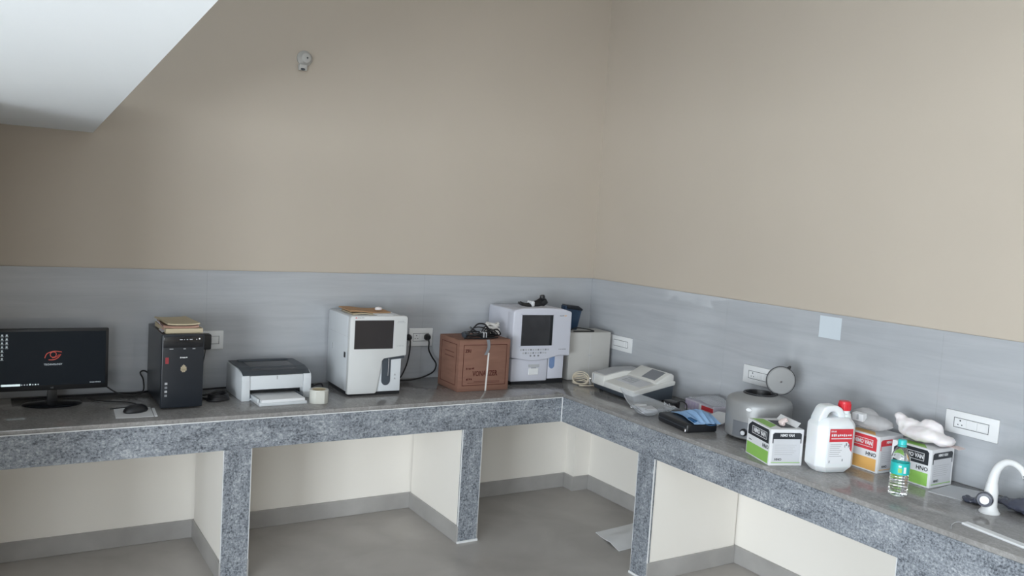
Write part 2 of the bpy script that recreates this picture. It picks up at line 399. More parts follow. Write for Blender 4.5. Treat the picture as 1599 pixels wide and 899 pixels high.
# ---------------------------------------------------------------- wall fittings
def wall_plate(label, loc, rotz, w, h, modules, group=None):
    """white modular plate; local -y is the room side, origin at its centre on the tile face"""
    t = thing('switch_plate', label, 'switch plate', loc, rotz)
    B().box(-w/2, w/2, -0.010, 0, -h/2, h/2, 0.003, 2).build('plate', 'plate', t)
    iw, ih = w*0.66, h*0.44
    b = B()
    for (a0, a1, c0, c1) in ((-iw/2, iw/2, ih/2-0.002, ih/2), (-iw/2, iw/2, -ih/2, -ih/2+0.002), (-iw/2, -iw/2+0.002, -ih/2, ih/2), (iw/2-0.002, iw/2, -ih/2, ih/2)):
        b.box(a0, a1, -0.0106, -0.0095, c0, c1)
    b.build('gap_line', 'line', t, smooth=0)
    u0 = -iw/2+0.003; tot = iw-0.006
    for kind, f0, f1 in modules:
        xa, xb = u0+tot*f0+0.0006, u0+tot*f1-0.0006
        if kind == 'rocker':
            B().box(xa, xb, -0.0135, -0.009, -ih/2+0.003, ih/2-0.003, 0.0015, 1).build('rocker', 'plate', t)
        else:
            s = B().box(xa, xb, -0.0125, -0.009, -ih/2+0.003, ih/2-0.003, 0.001, 1).build('socket', 'plate', t)
            c = (xa+xb)/2; b = B()
            for px, pz, rr in ((0, 0.010, 0.0035), (-0.008, -0.007, 0.0026), (0.008, -0.007, 0.0026)):
                b.lathe([(0, 0), (rr, 0), (rr, 0.0006), (0, 0.0006)], 10, (c+px, -0.0124, pz), (R(90), 0, 0))
            b.build('pin_holes', 'line', s)
    return t
TF = -0.0102
wall_plate('white socket plate behind the black computer tower', (-2.386, TF, 1.012), 0, 0.125, 0.094, [('socket', 0, .55), ('rocker', .55, 1)])
wall_plate('white socket plate with a black plug, right of the screen analyser', (-1.220, TF, 1.004), 0, 0.15, 0.105, [('socket', 0, .38), ('rocker', .38, .62), ('socket', .62, 1)])
wall_plate('white double switch plate beside the white carton in the corner', (TF, -0.353, 0.990), R(-90), 0.205, 0.090, [('rocker', 0, .8), ('rocker', .8, 1)])
wall_plate('white socket plate behind the open centrifuge lid', (TF, -1.462, 0.996), R(-90), 0.215, 0.092, [('socket', 0, .4), ('rocker', .4, .7), ('rocker', .7, 1)])
wall_plate('large white socket plate above the water bottle', (TF, -2.556, 1.006), R(-90), 0.215, 0.092, [('socket', 0, .36), ('rocker', .36, .68), ('rocker', .68, 1)])
t = thing('lamp_holder', 'small round white lamp holder high on the back wall', 'lamp holder', (-1.961, 0, 2.458))
B().lathe([(0, 0), (0.040, 0), (0.040, 0.008), (0.037, 0.012), (0.030, 0.022), (0.024, 0.034), (0.012, 0.038), (0, 0.038)], 36, (0, 0, 0.012), (R(90), 0, 0)).build('rose', 'carton', t)
B().box(-0.034, 0.010, -0.026, 0, -0.052, -0.020, 0.006, 2).build('terminal_box', 'carton', t)
B().lathe([(0, 0), (0.0045, 0), (0.0045, 0.002), (0, 0.002)], 12, (0.004, -0.0375, 0.012), (R(90), 0, 0)).build('hole', 'line', t)
B().lathe([(0, 0), (0.012, 0), (0.012, 0.003), (0, 0.003)], 16, (-0.014, -0.0255, -0.046), Matrix.Rotation(R(90), 4, 'X') @ Matrix.Diagonal((1, 0.45, 1, 1))).build('opening', 'line', t)

o = B().box(-0.0006, 0, -0.060, 0.060, -0.051, 0.051).build('patch', mat('pale_glossy_reflection', (0.60, 0.66, 0.71), 0.15)); o.location = (-0.0101, -1.850, 1.299); tag(o, 'square pale glossy sticker standing in for a reflection near the top edge of the tiles above the jerrican', 'patch')  # pale glossy square put in place of a bright reflection on the tiles
def cable(name, label, pts, r, m='cable', cat='cable', sub=6, closed=False):
    return tag(B().tube(pts, r, 8, sub, closed).build(name, m), label, cat)

# ---------------------------------------------------------------- monitor
t = thing('computer_monitor', 'black computer monitor showing a red eye on a dark desktop', 'monitor', (-3.094, -0.185, Z0))
sw, sb, st = 0.222, 0.066, 0.340
B().box(-sw, sw, -0.012, 0.014, sb, st, 0.004, 2).box(-0.12, 0.12, 0.012, 0.045, sb+0.05, st-0.06, 0.012, 2).build('housing', 'black', t)
scr = B().box(-sw+0.012, sw-0.012, -0.0128, -0.011, sb+0.022, st-0.012).build('screen', 'lcd', t, smooth=0)
ys = -0.0131
b = B()
def stroke(b, pts, r): b.tube([(x_, ys, z_) for x_, z_ in pts], r, 6, 6)
cx, cz = 0.0, 0.222
stroke(b, [(cx+0.012*math.cos(a), cz+0.003+0.012*math.sin(a)) for a in [R(k) for k in range(0, 361, 30)]], 0.0016)
stroke(b, [(cx-0.033, cz-0.012), (cx-0.026, cz+0.006), (cx-0.012, cz+0.014), (cx+0.006, cz+0.018), (cx+0.033, cz+0.014)], 0.0018)
stroke(b, [(cx-0.018, cz-0.020), (cx+0.002, cz-0.020), (cx+0.018, cz-0.012), (cx+0.030, cz+0.004)], 0.0018)
stroke(b, [(cx-0.004, cz-0.012), (cx+0.012, cz-0.008), (cx+0.024, cz+0.004)], 0.0013)
b.build('eye_emblem', 'lcdred', scr)
text('TECHNOLOGY', 0.0105, 'lcdgrey', scr, (cx, ys, cz-0.041), bold=0.0002)
for k, (ix, iz) in enumerate([(-0.195, 0.312), (-0.178, 0.312), (-0.195, 0.295), (-0.178, 0.295), (-0.195, 0.278), (-0.178, 0.278), (-0.195, 0.261), (-0.178, 0.261), (-0.195, 0.244), (-0.195, 0.227), (-0.195, 0.210)]):
    B().box(ix-0.0035, ix+0.0035, ys, -0.0125, iz-0.002, iz+0.005).box(ix-0.006, ix+0.006, ys, -0.0125, iz-0.0055, iz-0.004).build('desktop_icon', 'lcdgrey', scr, smooth=0)
B().box(-0.196, -0.125, ys, -0.0125, 0.0895, 0.0985).build('search_field', 'lcdwhite', scr, smooth=0)
for k in range(8):
    B().box(-0.202+(0 if k == 0 else 0.080+0.0105*(k-1)), -0.1995+(0.0005 if k == 0 else 0.083+0.0105*(k-1)), ys, -0.0125, 0.0915, 0.0965 if k != 4 else 0.098).build('taskbar_icon', 'lcdwhite' if k in (4, 6) else 'lcdgrey', scr, smooth=0)
marks(9, 0.148, 0.194, 0.095, 0.005, 'lcdgrey', scr, ys)
text('LG', 0.009, 'lightgrey', t, (-0.002, -0.0125, 0.077))
B().prism([(-0.022, 0.004), (0.022, 0.004), (0.017, 0.10), (-0.017, 0.10)], 0.0, 0.016, 'y', 0.002).build('neck', 'black', t)
B().lathe([(0, 0), (0.118, 0), (0.120, 0.003), (0.112, 0.007), (0.04, 0.012), (0, 0.013)], 48, (0, 0.0, 0), Matrix.Diagonal((1, 0.72, 1, 1))).build('base', 'black_gloss', t)
cable('monitor_cable', 'black cables looping between the monitor and the computer tower',
      [(-2.90, -0.10, 0.86), (-2.87, -0.10, 0.82), (-2.82, -0.11, 0.785), (-2.76, -0.12, 0.772), (-2.71, -0.11, 0.785), (-2.70, -0.05, 0.83), (-2.712, -0.03, 0.862), (-2.69, -0.022, 0.868), (-2.655, -0.024, 0.84)], 0.0036)
cable('power_cable', 'thick black cable lying along the wall behind the monitor',
      [(-3.25, -0.07, 0.770), (-3.0, -0.06, 0.770), (-2.85, -0.05, 0.770), (-2.72, -0.055, 0.770), (-2.66, -0.035, 0.772)], 0.005)
cable('keyboard_cable', 'thin black cable trailing from the monitor towards the mouse',
      [(-2.95, -0.09, 0.7685), (-2.93, -0.15, 0.7685), (-2.88, -0.20, 0.7685), (-2.80, -0.24, 0.7685), (-2.76, -0.30, 0.7685), (-2.79, -0.34, 0.7685), (-2.88, -0.36, 0.7685)], 0.0025)

# ---------------------------------------------------------------- mouse and papers
t = thing('mouse_pad', 'white paper sheet lying under the black mouse', 'paper', (-2.795, -0.445, Z0), R(-4))
B().box(-0.075, 0.075, -0.092, 0.095, 0, 0.0012).build('sheet', 'paper', t, smooth=0)
B().box(0.078, 0.090, -0.092, 0.06, 0, 0.004, 0.001, 1).build('border_strip', 'paper', t, smooth=0)
t = thing('computer_mouse', 'black computer mouse resting on a white paper sheet', 'mouse', (-2.785, -0.435, Z0+0.0012), R(-68))
b = B(); b.lathe([(0, 0), (0.030, 0.0), (0.0325, 0.006), (0.031, 0.014), (0.026, 0.024), (0.016, 0.032), (0, 0.035)], 32, (0, 0, 0), Matrix.Diagonal((1.0, 1.72, 1, 1)))
b.build('shell', 'black', t)
B().box(-0.0028, 0.0028, -0.042, -0.024, 0.018, 0.030, 0.002, 1, rot=(R(28), 0, 0)).build('scroll_wheel', 'anthracite', t)

# ---------------------------------------------------------------- computer tower
t = thing('computer_tower', 'black computer tower with a red adhesive sticker and papers on top', 'computer', (-2.595, -0.437, Z0))
w = 0.0905; h = 0.342
B().box(-w+0.004, w-0.004, 0.028, 0.398, 0.012, h-0.004, 0.003, 1).build('case', 'case', t)
fr = B().box(-w, w, 0, 0.032, 0.008, h, 0.006, 3).build('front_panel', 'case', t)
B().box(-w+0.006, w-0.006, -0.003, 0.004, h-0.060, h-0.010, 0.003, 2).build('drive_cover', 'black_gloss', fr)
for (a, z_, s_) in ((-0.010, 0.318, 0.012), (0.004, 0.318, 0.003), (0.016, 0.318, 0.006), (0.032, 0.318, 0.012), (0.056, 0.318, 0.004)):
    B().box(a-s_/2, a+s_/2, -0.0036, -0.0025, z_-0.0022, z_+0.0022).build('port', 'lightgrey', fr, smooth=0)
B().lathe([(0, 0), (0.0035, 0), (0.0035, 0.002), (0, 0.002)], 14, (0.068, -0.0026, 0.321), (R(90), 0, 0)).build('power_button', 'plate', fr)
for a, s_ in ((-0.050, 0.016), (0.006, 0.010), (0.046, 0.012)):
    B().box(a-s_/2, a+s_/2, -0.0006, 0.0005, 0.274, 0.2775).build('badge', 'lightgrey', fr, smooth=0)
marks(5, -0.012, 0.020, 0.2365, 0.007, 'plate', fr, -0.0006)
B().box(-0.074, -0.060, -0.0008, 0.0005, 0.210, 0.238).build('red_sticker', mat('faded_dark_red_sticker', (0.30, 0.03, 0.04), 0.5), fr, smooth=0)
# cream trident-like emblem
b = B(); yy = -0.0006
for k, (dx, zz0, zz1) in enumerate([(-0.010, 0.176, 0.194), (-0.005, 0.170, 0.200), (0.0, 0.170, 0.204), (0.005, 0.170, 0.200), (0.010, 0.176, 0.194)]):
    b.box(0.004+dx-0.0017, 0.004+dx+0.0017, yy, 0.0005, zz0, zz1)
b.box(-0.009, 0.017, yy, 0.0005, 0.180, 0.184)
b.build('emblem', 'cream', fr, smooth=0)
for k, zz in enumerate((0.120, 0.102, 0.084, 0.066)):
    B().box(-0.074, -0.063, -0.0007, 0.0005, zz-0.005, zz+0.005).build('small_sticker', 'lightgrey' if k % 2 == 0 else 'greytext', fr, smooth=0)
for a in (-0.06, 0.06):
    for q in (0.05, 0.35):
        B().lathe([(0, 0), (0.012, 0), (0.010, 0.013), (0, 0.013)], 14, (a, q, 0)).build('foot', 'black', t)
# stack of papers and envelopes on the tower
zt = Z0+h
for k, (m_, hh, wx, wy, dx, rz, lab) in enumerate([
        ('cream', 0.020, 0.160, 0.26, 0.004, 0.02, 'cream paper pad lying directly on the computer tower'),
        ('pinkpaper', 0.010, 0.150, 0.24, 0.000, -0.05, 'pinkish brown envelope in the middle of the pile on the computer tower'),
        ('cream', 0.006, 0.140, 0.25, -0.004, 0.07, 'pale envelope topmost of the pile on the computer tower')]):
    o = B().grid(lambda u, v, hh=hh, wx=wx, wy=wy: ((u-0.5)*wx, (v-0.5)*wy, hh+0.004*(abs(u-0.5)*2)**3*(1 if k else 0)), 10, 6, hh).build('paper_pad' if k == 0 else 'envelope', m_)
    o.location = (-2.592+dx, -0.275, zt); o.rotation_euler = (0, 0, rz); tag(o, lab, 'paper'); zt += hh+0.0045*(1 if k else 0)
t = thing('folded_leaflet', 'small crumpled red and white leaflet beside the papers on the computer tower', 'leaflet', (-2.676, -0.33, Z0+h))
B().grid(lambda u, v: (0.012*math.sin(u*5), (v-0.5)*0.10, 0.001+u*0.045), 8, 3, 0.001).build('sheet', 'papergrey', t)
B().grid(lambda u, v: (0.012*math.sin((0.2+u*0.6)*5)-0.0012, (v-0.5)*0.05, 0.001+(0.2+u*0.6)*0.045), 8, 3, 0.0006).build('red_print', 'red', t)
# adapter in the socket by the tower
t = thing('power_adapter', 'black power adapter plugged in right of the computer tower', 'adapter', (-2.412, -0.0237, 1.015))
B().box(-0.034, 0.018, -0.052, 0, -0.042, 0.034, 0.006, 3).build('body', 'black', t)
B().tube([(-0.006, -0.03, -0.04), (-0.008, -0.03, -0.07), (-0.016, -0.03, -0.12), (-0.026, -0.03, -0.20), (-0.035, -0.035, -0.244)], 0.0022).build('cord', 'cable', t)
b = B()
for k in range(5):
    a0 = k*1.1
    b.tube([(0.050*math.cos(a0+j*R(40))*(1-0.06*k), 0.034*math.sin(a0+j*R(40))*(1+0.04*k), 0.006+0.0065*k+0.003*math.sin(j+k)) for j in range(9)], 0.0048, 8, 5, True)
b.tube([(-0.05, 0.02, 0.006), (-0.07, 0.09, 0.006), (0.0, 0.12, 0.006), (0.02, 0.06, 0.006)], 0.005)
o = tag(b.build('cable_coil', 'cable'), 'small coil of black cable on the worktop between the tower and the printer', 'cable'); o.location = (-2.405, -0.30, Z0)
cable('mains_cable', 'black cord lying behind the printer along the wall', [(-2.49, -0.06, 0.770), (-2.40, -0.05, 0.770), (-2.30, -0.04, 0.770), (-2.10, -0.04, 0.770), (-1.93, -0.07, 0.770), (-1.86, -0.07, 0.770)], 0.004)
cable('mains_cable', 'black cord curling out beside the right side of the printer', [(-1.955, -0.20, 0.775), (-1.93, -0.19, 0.777), (-1.89, -0.16, 0.784), (-1.85, -0.15, 0.79), (-1.83, -0.13, 0.770)], 0.004)

# ---------------------------------------------------------------- printer
t = thing('laser_printer', 'white laser printer with a dark top and loaded paper tray', 'printer', (-2.139, -0.352, Z0), R(1.5))
w = 0.171; d = 0.275; h = 0.150
for k in (-1, 1):
    B().prism([(0.0, 0.0), (d, 0.0), (d, h-0.003), (0.09, h-0.006), (0.035, h-0.016), (0.006, h-0.030), (0.0, h-0.05)], k*w, k*(w-0.040), 'x', 0.003).build('side_panel', 'white', t)
fp = B().box(-w+0.041, w-0.041, 0.004, 0.05, 0.052, h-0.030, 0.003).build('front_cover', 'white', t)
B().box(-0.003, 0.003, 0.0032, 0.005, h-0.050, h-0.032).build('seam_notch', 'lightgrey', fp, smooth=0)
B().box(-w+0.040, w-0.040, 0.05, d, 0.004, h-0.03).build('core', 'black', t)
B().box(-w+0.038, w-0.038, 0.006, 0.05, 0.003, 0.012).build('lower_lip', 'white', t)
top = B().prism([(0.012, h-0.0295), (0.04, h-0.0145), (0.095, h-0.0045), (d, h-0.0015), (d, h+0.002), (0.092, h-0.001), (0.036, h-0.011), (0.006, h-0.027)], -w+0.006, w-0.006, 'x', 0.001).build('top_cover', 'anthracite', t)
B().prism([(0.045, h-0.011), (0.10, h-0.002), (0.225, h+0.0026), (0.225, h+0.0032), (0.10, h-0.0002), (0.042, h-0.0095)], -w+0.060, w-0.060, 'x').build('output_well', 'black_gloss', top)
B().prism([(0.228, h), (0.262, h), (0.262, h+0.006), (0.228, h+0.009)], -w+0.045, w-0.045, 'x', 0.002).build('output_ridge', 'slate', top)
tr = B().box(-0.122, 0.108, -0.125, 0.06, 0.0, 0.014, 0.002).build('paper_tray', 'white', t)
B().box(-0.110, 0.100, -0.118, 0.05, 0.014, 0.028, 0.001).build('paper_stack', 'paper', tr)
B().box(0.102, 0.110, -0.06, 0.05, 0.010, 0.034, 0.002).build('paper_guide', 'anthracite', tr)
B().box(-0.124, -0.116, -0.10, 0.05, 0.010, 0.030, 0.002).build('paper_guide', 'white', tr)
t = thing('adhesive_tape', 'roll of pale translucent adhesive tape standing beside the printer', 'tape', (-1.966, -0.462, Z0))
B().lathe([(0.034, 0.0), (0.045, 0.0), (0.0455, 0.001), (0.0455, 0.064), (0.045, 0.065), (0.034, 0.065), (0.034, 0.0)], 40).build('tape_roll', 'tape', t)
B().lathe([(0.0315, 0.0), (0.0338, 0.0), (0.0338, 0.0655), (0.0315, 0.0655), (0.0315, 0.0)], 40).build('core', 'cream', t)
B().box(-0.03, 0.012, -0.0475, -0.0455, 0.004, 0.060, rot=(0, 0, R(-8))).build('loose_end', 'tape', t)

# ---------------------------------------------------------------- analyser with the black screen
t = thing('blood_analyser', 'white boxy blood analyser with a large dark screen and sample bay', 'analyser', (-1.638, -0.395, Z0), R(-1.5))
w = 0.155; h = 0.412; d = 0.36
B().box(-w+0.012, w-0.020, 0.02, d-0.02, 0, 0.022).build('plinth', 'black', t)
B().prism([(-w+0.004, 0.018), (w-0.028, 0.018), (w-0.028, 0.165), (w-0.004, 0.185), (w-0.004, h-0.006), (-w+0.004, h-0.006)], 0.03, d, 'y', 0.006).build('body', 'white', t)
fr = B().prism([(-w, 0.012), (-0.008, 0.012), (0.000, 0.020), (0.024, 0.180), (0.034, 0.192), (w, 0.206), (w, h-0.012), (w-0.008, h), (-w+0.008, h), (-w, h-0.012)], 0.0, 0.034, 'y', 0.004).build('front_panel', mat('neutral_white_plastic', (0.64, 0.65, 0.65), 0.38), t)
sc_ = B().box(-w+0.024, 0.080, -0.0012, 0.004, 0.243, 0.390, 0.001, 1).build('screen', 'screen_off', fr)
B().box(0.078, 0.0815, -0.0014, 0.004, 0.243, 0.390).build('screen_edge', 'boxgrey', sc_, smooth=0)
B().prism([(-w+0.024, 0.4005), (-w+0.034, 0.4005), (-w+0.029, 0.4075)], -0.0006, 0.001, 'y').build('red_emblem', 'red', fr, smooth=0)
marks(7, -w+0.038, -w+0.072, 0.4035, 0.005, 'greytext', fr, -0.0006)
marks(7, 0.100, 0.136, 0.3835, 0.005, 'lightgrey', fr, -0.0006); marks(6, 0.100, 0.138, 0.256, 0.004, 'lightgrey', fr, -0.0006, 4)
B().box(0.096, 0.142, -0.0008, 0.001, 0.376, 0.3775).build('print_line', 'lightgrey', fr, smooth=0)
bay = B().box(-0.004, w-0.022, 0.012, 0.034, 0.018, 0.196, 0.003).build('sample_bay', 'white', t)
B().prism([(0.052+0.024*math.cos(a), 0.076+0.026*math.sin(a)) for a in [R(180+k*15) for k in range(13)]]+[(0.076, 0.194), (0.028, 0.194)], 0.0095, 0.014, 'y').build('probe_slot', 'slate', bay)
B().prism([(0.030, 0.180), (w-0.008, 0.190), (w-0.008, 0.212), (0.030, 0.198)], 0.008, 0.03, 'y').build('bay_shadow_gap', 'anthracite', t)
B().lathe([(0, 0), (0.002, 0), (0.002, 0.09), (0, 0.09)], 8, (0.062, 0.006, 0.10)).build('probe', 'chrome', bay)
for zz in (0.080, 0.100):
    B().prism([(0.096, zz), (0.108, zz), (0.102, zz+0.010)], 0.0112, 0.013, 'y').build('warning_symbol', 'lightgrey', bay, smooth=0)
B().box(-w+0.0028, -w+0.006, 0.066, 0.090, 0.190, 0.218).build('side_port', 'black', t)
B().box(-w+0.0028, -w+0.006, 0.272, 0.280, 0.205, 0.236).build('side_slot', 'lightgrey', t)
B().box(-w+0.0030, -w+0.006, 0.03, d-0.01, 0.300, 0.3015).build('side_seam', 'boxgrey', t)
t = thing('folder', 'tan cardboard folder lying on top of the analyser with the large screen', 'folder', (-1.640, -0.20, Z0+0.406), R(-3))
B().grid(lambda u, v: ((u-0.5)*0.20, (v-0.5)*0.20, 0.007+0.004*math.sin(u*6)), 16, 4, 0.007).build('sheets', 'cream', t)
B().grid(lambda u, v: ((u-0.5)*0.22-0.004, (v-0.5)*0.20+0.004, 0.017+0.005*math.sin(u*5+1)), 16, 4, 0.005).build('cover', 'tan', t)
o = B().lathe([(0, 0), (0.018, 0), (0.020, 0.006), (0.016, 0.014), (0, 0.018)], 20, (0, 0, 0), Matrix.Diagonal((1, 0.8, 1, 1))).build('eraser', 'bagwhite'); o.location = (-1.592, -0.26, Z0+0.4275)
tag(o, 'small rounded white object on the tan folder above the analyser', 'eraser')
o = B().box(-0.045, 0.045, -0.03, 0.03, 0, 0.004, 0.001, 1).build('paper_slip', 'paper'); o.location = (-1.60, -0.345, Z0+0.4125); tag(o, 'small white paper slip in front of the tan folder on the analyser', 'paper')
# plug and lead beside it
t = thing('mains_plug', 'black mains plug with a curved lead in the socket by the brown box', 'plug', (-1.186, -0.0245, 1.006))
B().lathe([(0, 0), (0.017, 0), (0.020, 0.008), (0.018, 0.020), (0.010, 0.034), (0, 0.036)], 20, (0, 0, 0), (R(90), 0, 0)).build('body', 'black', t)
B().tube([(0, -0.026, -0.004), (0.0, -0.036, -0.03), (0.004, -0.03, -0.07), (0.03, -0.025, -0.115), (0.055, -0.03, -0.155), (0.03, -0.05, -0.195), (-0.04, -0.06, -0.222), (-0.12, -0.06, -0.2352), (-0.20, -0.06, -0.2352)], 0.0045).build('lead', 'cable', t)
t = thing('mains_plug', 'second black plug half hidden behind the screen analyser', 'plug', (-1.297, -0.0107, 1.004))
B().lathe([(0, 0), (0.016, 0), (0.019, 0.008), (0.017, 0.020), (0.009, 0.034), (0, 0.036)], 20, (0, 0, 0), (R(90), 0, 0)).build('body', 'black', t)
B().tube([(0, -0.026, -0.004), (0.0, -0.036, -0.03), (-0.002, -0.03, -0.10), (-0.02, -0.03, -0.17), (-0.06, -0.03, -0.2332), (-0.14, -0.02, -0.2332)], 0.004).build('lead', 'cable', t)

# ---------------------------------------------------------------- brown cardboard box
t = thing('cardboard_box', 'brown printed cardboard box with a white strap and cables on top', 'box', (-1.028, -0.432, Z0), R(-1))
w = 0.158; h = 0.280; d = 0.245
B().box(-w, w, 0.0, d, 0, h, 0.003, 2).build('carton', 'cardboard', t)
fl = B().box(-w+0.001, w-0.001, 0.001, d/2-0.001, h, h+0.003).build('flap', 'cardboard', t)
B().box(-w+0.001, w-0.001, d/2+0.001, d-0.001, h, h+0.003).build('flap', 'cardboard', t)
def frame(b, x0, x1, z0, z1, t_, put):
    for q in ((x0, x1, z0, z0+t_), (x0, x1, z1-t_, z1), (x0, x0+t_, z0, z1), (x1-t_, x1, z0, z1)): put(b, *q)
pf = lambda b, a, c, e, g: b.box(a, c, -0.0006, 0.001, e, g)
pl = lambda b, a, c, e, g: b.box(-w-0.0006, -w+0.001, a, c, e, g)
b = B(); frame(b, -w+0.026, w-0.020, 0.032, h-0.024, 0.003, pf); b.build('printed_frame', 'cardline', t, smooth=0)
b = B(); frame(b, 0.030, d-0.030, 0.032, h-0.024, 0.003, pl); b.build('printed_frame', 'cardline', t, smooth=0)
text('VONALIZER', 0.040, 'cardline', t, (-0.005+0.012, -0.0005, 0.096), sx=0.72, bold=0.0008)
marks(6, -0.112, -0.060, 0.126, 0.012, 'cardline', t, -0.0006); marks(4, -0.108, -0.070, 0.068, 0.012, 'cardline', t, -0.0006, 2)
text('ZRI', 0.024, 'cardline', t, (-0.104, -0.0005, 0.222), bold=0.0008)
for (a, c, z_) in ((-0.06, 0.10, 0.052), (-0.10, 0.10, 0.045)): B().box(a, c, -0.0005, 0.001, z_, z_+0.002).build('print_line', 'cardline', t, smooth=0)
for z_ in (0.205, 0.180): B().box(-w-0.0005, -w+0.001, 0.06, 0.17, z_, z_+0.003).build('print_line', 'cardline', t, smooth=0)
b = B(); b.box(0.014, 0.023, -0.0022, -0.0007, 0.0, h-0.07, rot=(0, R(2.2), 0)); b.build('strap', 'strap', t, smooth=0)
B().grid(lambda u, v: (0.004+0.018*v-0.012*u+0.01*math.sin(u*3), -0.003-0.006*math.sin(u*3.1), h+0.004-0.085*u), 8, 3, 0.001).build('strap_end', 'greytext', t)
# cables on the box
bz = Z0+0.2832
t = thing('cable_bundle', 'tangled bundle of black power cables lying on the brown cardboard box', 'cable', (-1.02, -0.35, bz))
b = B(); rnd = random.Random(5)
for k in range(4):
    tl = R(rnd.uniform(-14, 30)); az = R(rnd.uniform(-30, 30)); ra = 0.105-0.012*k; rb_ = 0.040
    mtx = Matrix.Rotation(az, 3, 'Z') @ Matrix.Rotation(tl, 3, 'X') @ Matrix.Rotation(R(rnd.uniform(-9, 9)), 3, 'Y')
    pts = [mtx @ Vector((ra*math.cos(j*R(36))*(1+rnd.uniform(-.1, .1)), rb_*math.sin(j*R(36)), 0)) for j in range(10)]
    zm = min(q.z for q in pts); b.tube([(q.x+0.004, q.y, q.z-zm+0.0045+0.003*k) for q in pts], 0.0034, 8, 5, True)
for k in range(4):
    dx = rnd.uniform(-0.02, 0.02)
    b.tube([(0.0, -0.04+0.012*k, 0.012), (0.040, -0.045+0.02*k, 0.040+0.006*k), (0.085+dx, -0.02+0.012*k, 0.046-0.008*k), (0.118+dx, 0.005*k, 0.012), (0.075, 0.03-0.012*k, 0.008+0.004*k), (0.01, -0.02, 0.016)], 0.0034)
b.tube([(-0.10, -0.03, 0.012), (-0.065, -0.02, 0.044), (-0.022, -0.01, 0.076), (0.028, 0.0, 0.072), (0.062, 0.0, 0.040), (0.10, -0.01, 0.014)], 0.0044)
b.tube([(-0.125, -0.05, 0.005), (-0.09, -0.055, 0.007), (-0.05, -0.062, 0.005), (0.0, -0.066, 0.005), (0.05, -0.06, 0.006), (0.09, -0.045, 0.006)], 0.004)
b.build('loops', 'cable', t)
B().box(-0.020, 0.014, -0.062, -0.02, 0.004, 0.034, 0.008, 2).build('bundled_core', 'black', t)
for a in (-0.010, 0.006): B().box(a-0.0014, a+0.0014, -0.0645, -0.018, 0.003, 0.036, 0.001, 1).build('wire_tie', 'paper', t)
B().box(-0.118, -0.088, -0.03, 0.0, 0.004, 0.036, 0.008, 2, rot=(0, R(-20), R(15))).build('plug', 'anthracite', t)
B().tube([(-0.055, 0.02, 0.056), (-0.040, 0.01, 0.044), (-0.02, 0.0, 0.030)], 0.005).build('plug_pin', 'black', t)
t = thing('white_cable_bundle', 'white cable bundle behind the black cables on the brown box', 'cable', (-0.905, -0.285, bz))
b = B()
for k in range(5): b.tube([((0.048-0.003*k)*math.cos(j*R(45)+k), (0.024)*math.sin(j*R(45)+k), 0.008+0.013*k+0.010*math.sin(j+k*0.5)**2) for j in range(8)], 0.0062, 8, 5, True)
b.build('loops', 'strap', t)

# ---------------------------------------------------------------- analyser with keypad
t = thing('keypad_analyser', 'lilac-white haematology analyser with a film-covered screen and keypad', 'analyser', (-0.608, -0.352, Z0), R(-3))
w = 0.195; h = 0.447; d = 0.315
B().box(-w+0.02, w-0.02, 0.02, d-0.02, 0, 0.022).build('plinth', 'black', t)
B().box(-w+0.002, w-0.012, 0.05, d, 0.018, h-0.012, 0.012, 3).build('body', 'white2', t)
fr = B().prism([(w-0.0, 0.165), (w, h-0.028), (w-0.008, h-0.020), (w-0.06, h-0.006), (0.02, h), (-w+0.05, h-0.004), (-w+0.008, h-0.014), (-w, h-0.026), (-w, 0.160), (-0.13, 0.148), (-0.08, 0.141), (-0.02, 0.140), (0.04, 0.147), (0.09, 0.160), (0.12, 0.168)], -0.005, 0.07, 'y', 0.006, 3).build('upper_front', 'white2', t)
B().box(-w+0.012, 0.058, 0.012, 0.07, 0.018, 0.152, 0.006).build('lower_front', 'white2', t)
B().box(0.066, w-0.022, 0.022, 0.07, 0.026, 0.180, 0.004).build('sample_bay', 'white2', t)
B().prism([(0.092+0.018*math.cos(a), 0.108+0.022*math.sin(a)) for a in [R(180+k*15) for k in range(13)]]+[(0.110, 0.172), (0.074, 0.172)], 0.019, 0.024, 'y').build('probe_window', mat('pale_blue_plastic', (0.16, 0.24, 0.42), 0.3), t)
b = B(); frame(b, -w+0.048, 0.074, 0.222, h-0.034, 0.006, lambda b, a, c, e, g: b.box(a, c, -0.0075, 0.0, e, g)); b.build('screen_bezel', 'white2', fr)
s_ = B().box(-w+0.053, 0.069, -0.0060, 0.0, 0.227, h-0.039).build('screen', 'film', fr, smooth=0)
B().grid(lambda u, v: (-w+0.056+u*0.188, -0.0066-0.0022*max(0, noise.noise(Vector((u*5, v*6, 1.3)))), 0.230+v*0.174), 28, 28, 0.0004).build('wrinkled_film', mat('clear_protective_film', (0.06, 0.06, 0.065), 0.13, 0.6, Alpha=0.55), s_)
for r_, n_, z_ in ((0, 12, 0.205), (1, 10, 0.1865), (2, 3, 0.170)):
    for k in range(n_):
        xk = -0.045+(k-(n_-1)/2)*(0.0165 if r_ < 2 else 0.026)
        B().box(xk-0.0052, xk+0.0052, -0.0075, -0.004, z_-0.0045, z_+0.0045, 0.001, 1).build('key', 'greytext' if r_ == 2 or k % 3 == 1 else 'lightgrey', fr, smooth=0)
marks(6, 0.112, 0.142, 0.402, 0.007, 'greytext', fr, -0.0056); marks(3, 0.144, 0.160, 0.402, 0.007, 'orange', fr, -0.0056, 2)
marks(8, 0.118, 0.170, 0.205, 0.006, 'greytext', fr, -0.0056, 3)
B().box(-0.070, 0.002, 0.0095, 0.014, 0.100, 0.116, 0.001, 1).build('printer_slot', 'lightgrey', t)
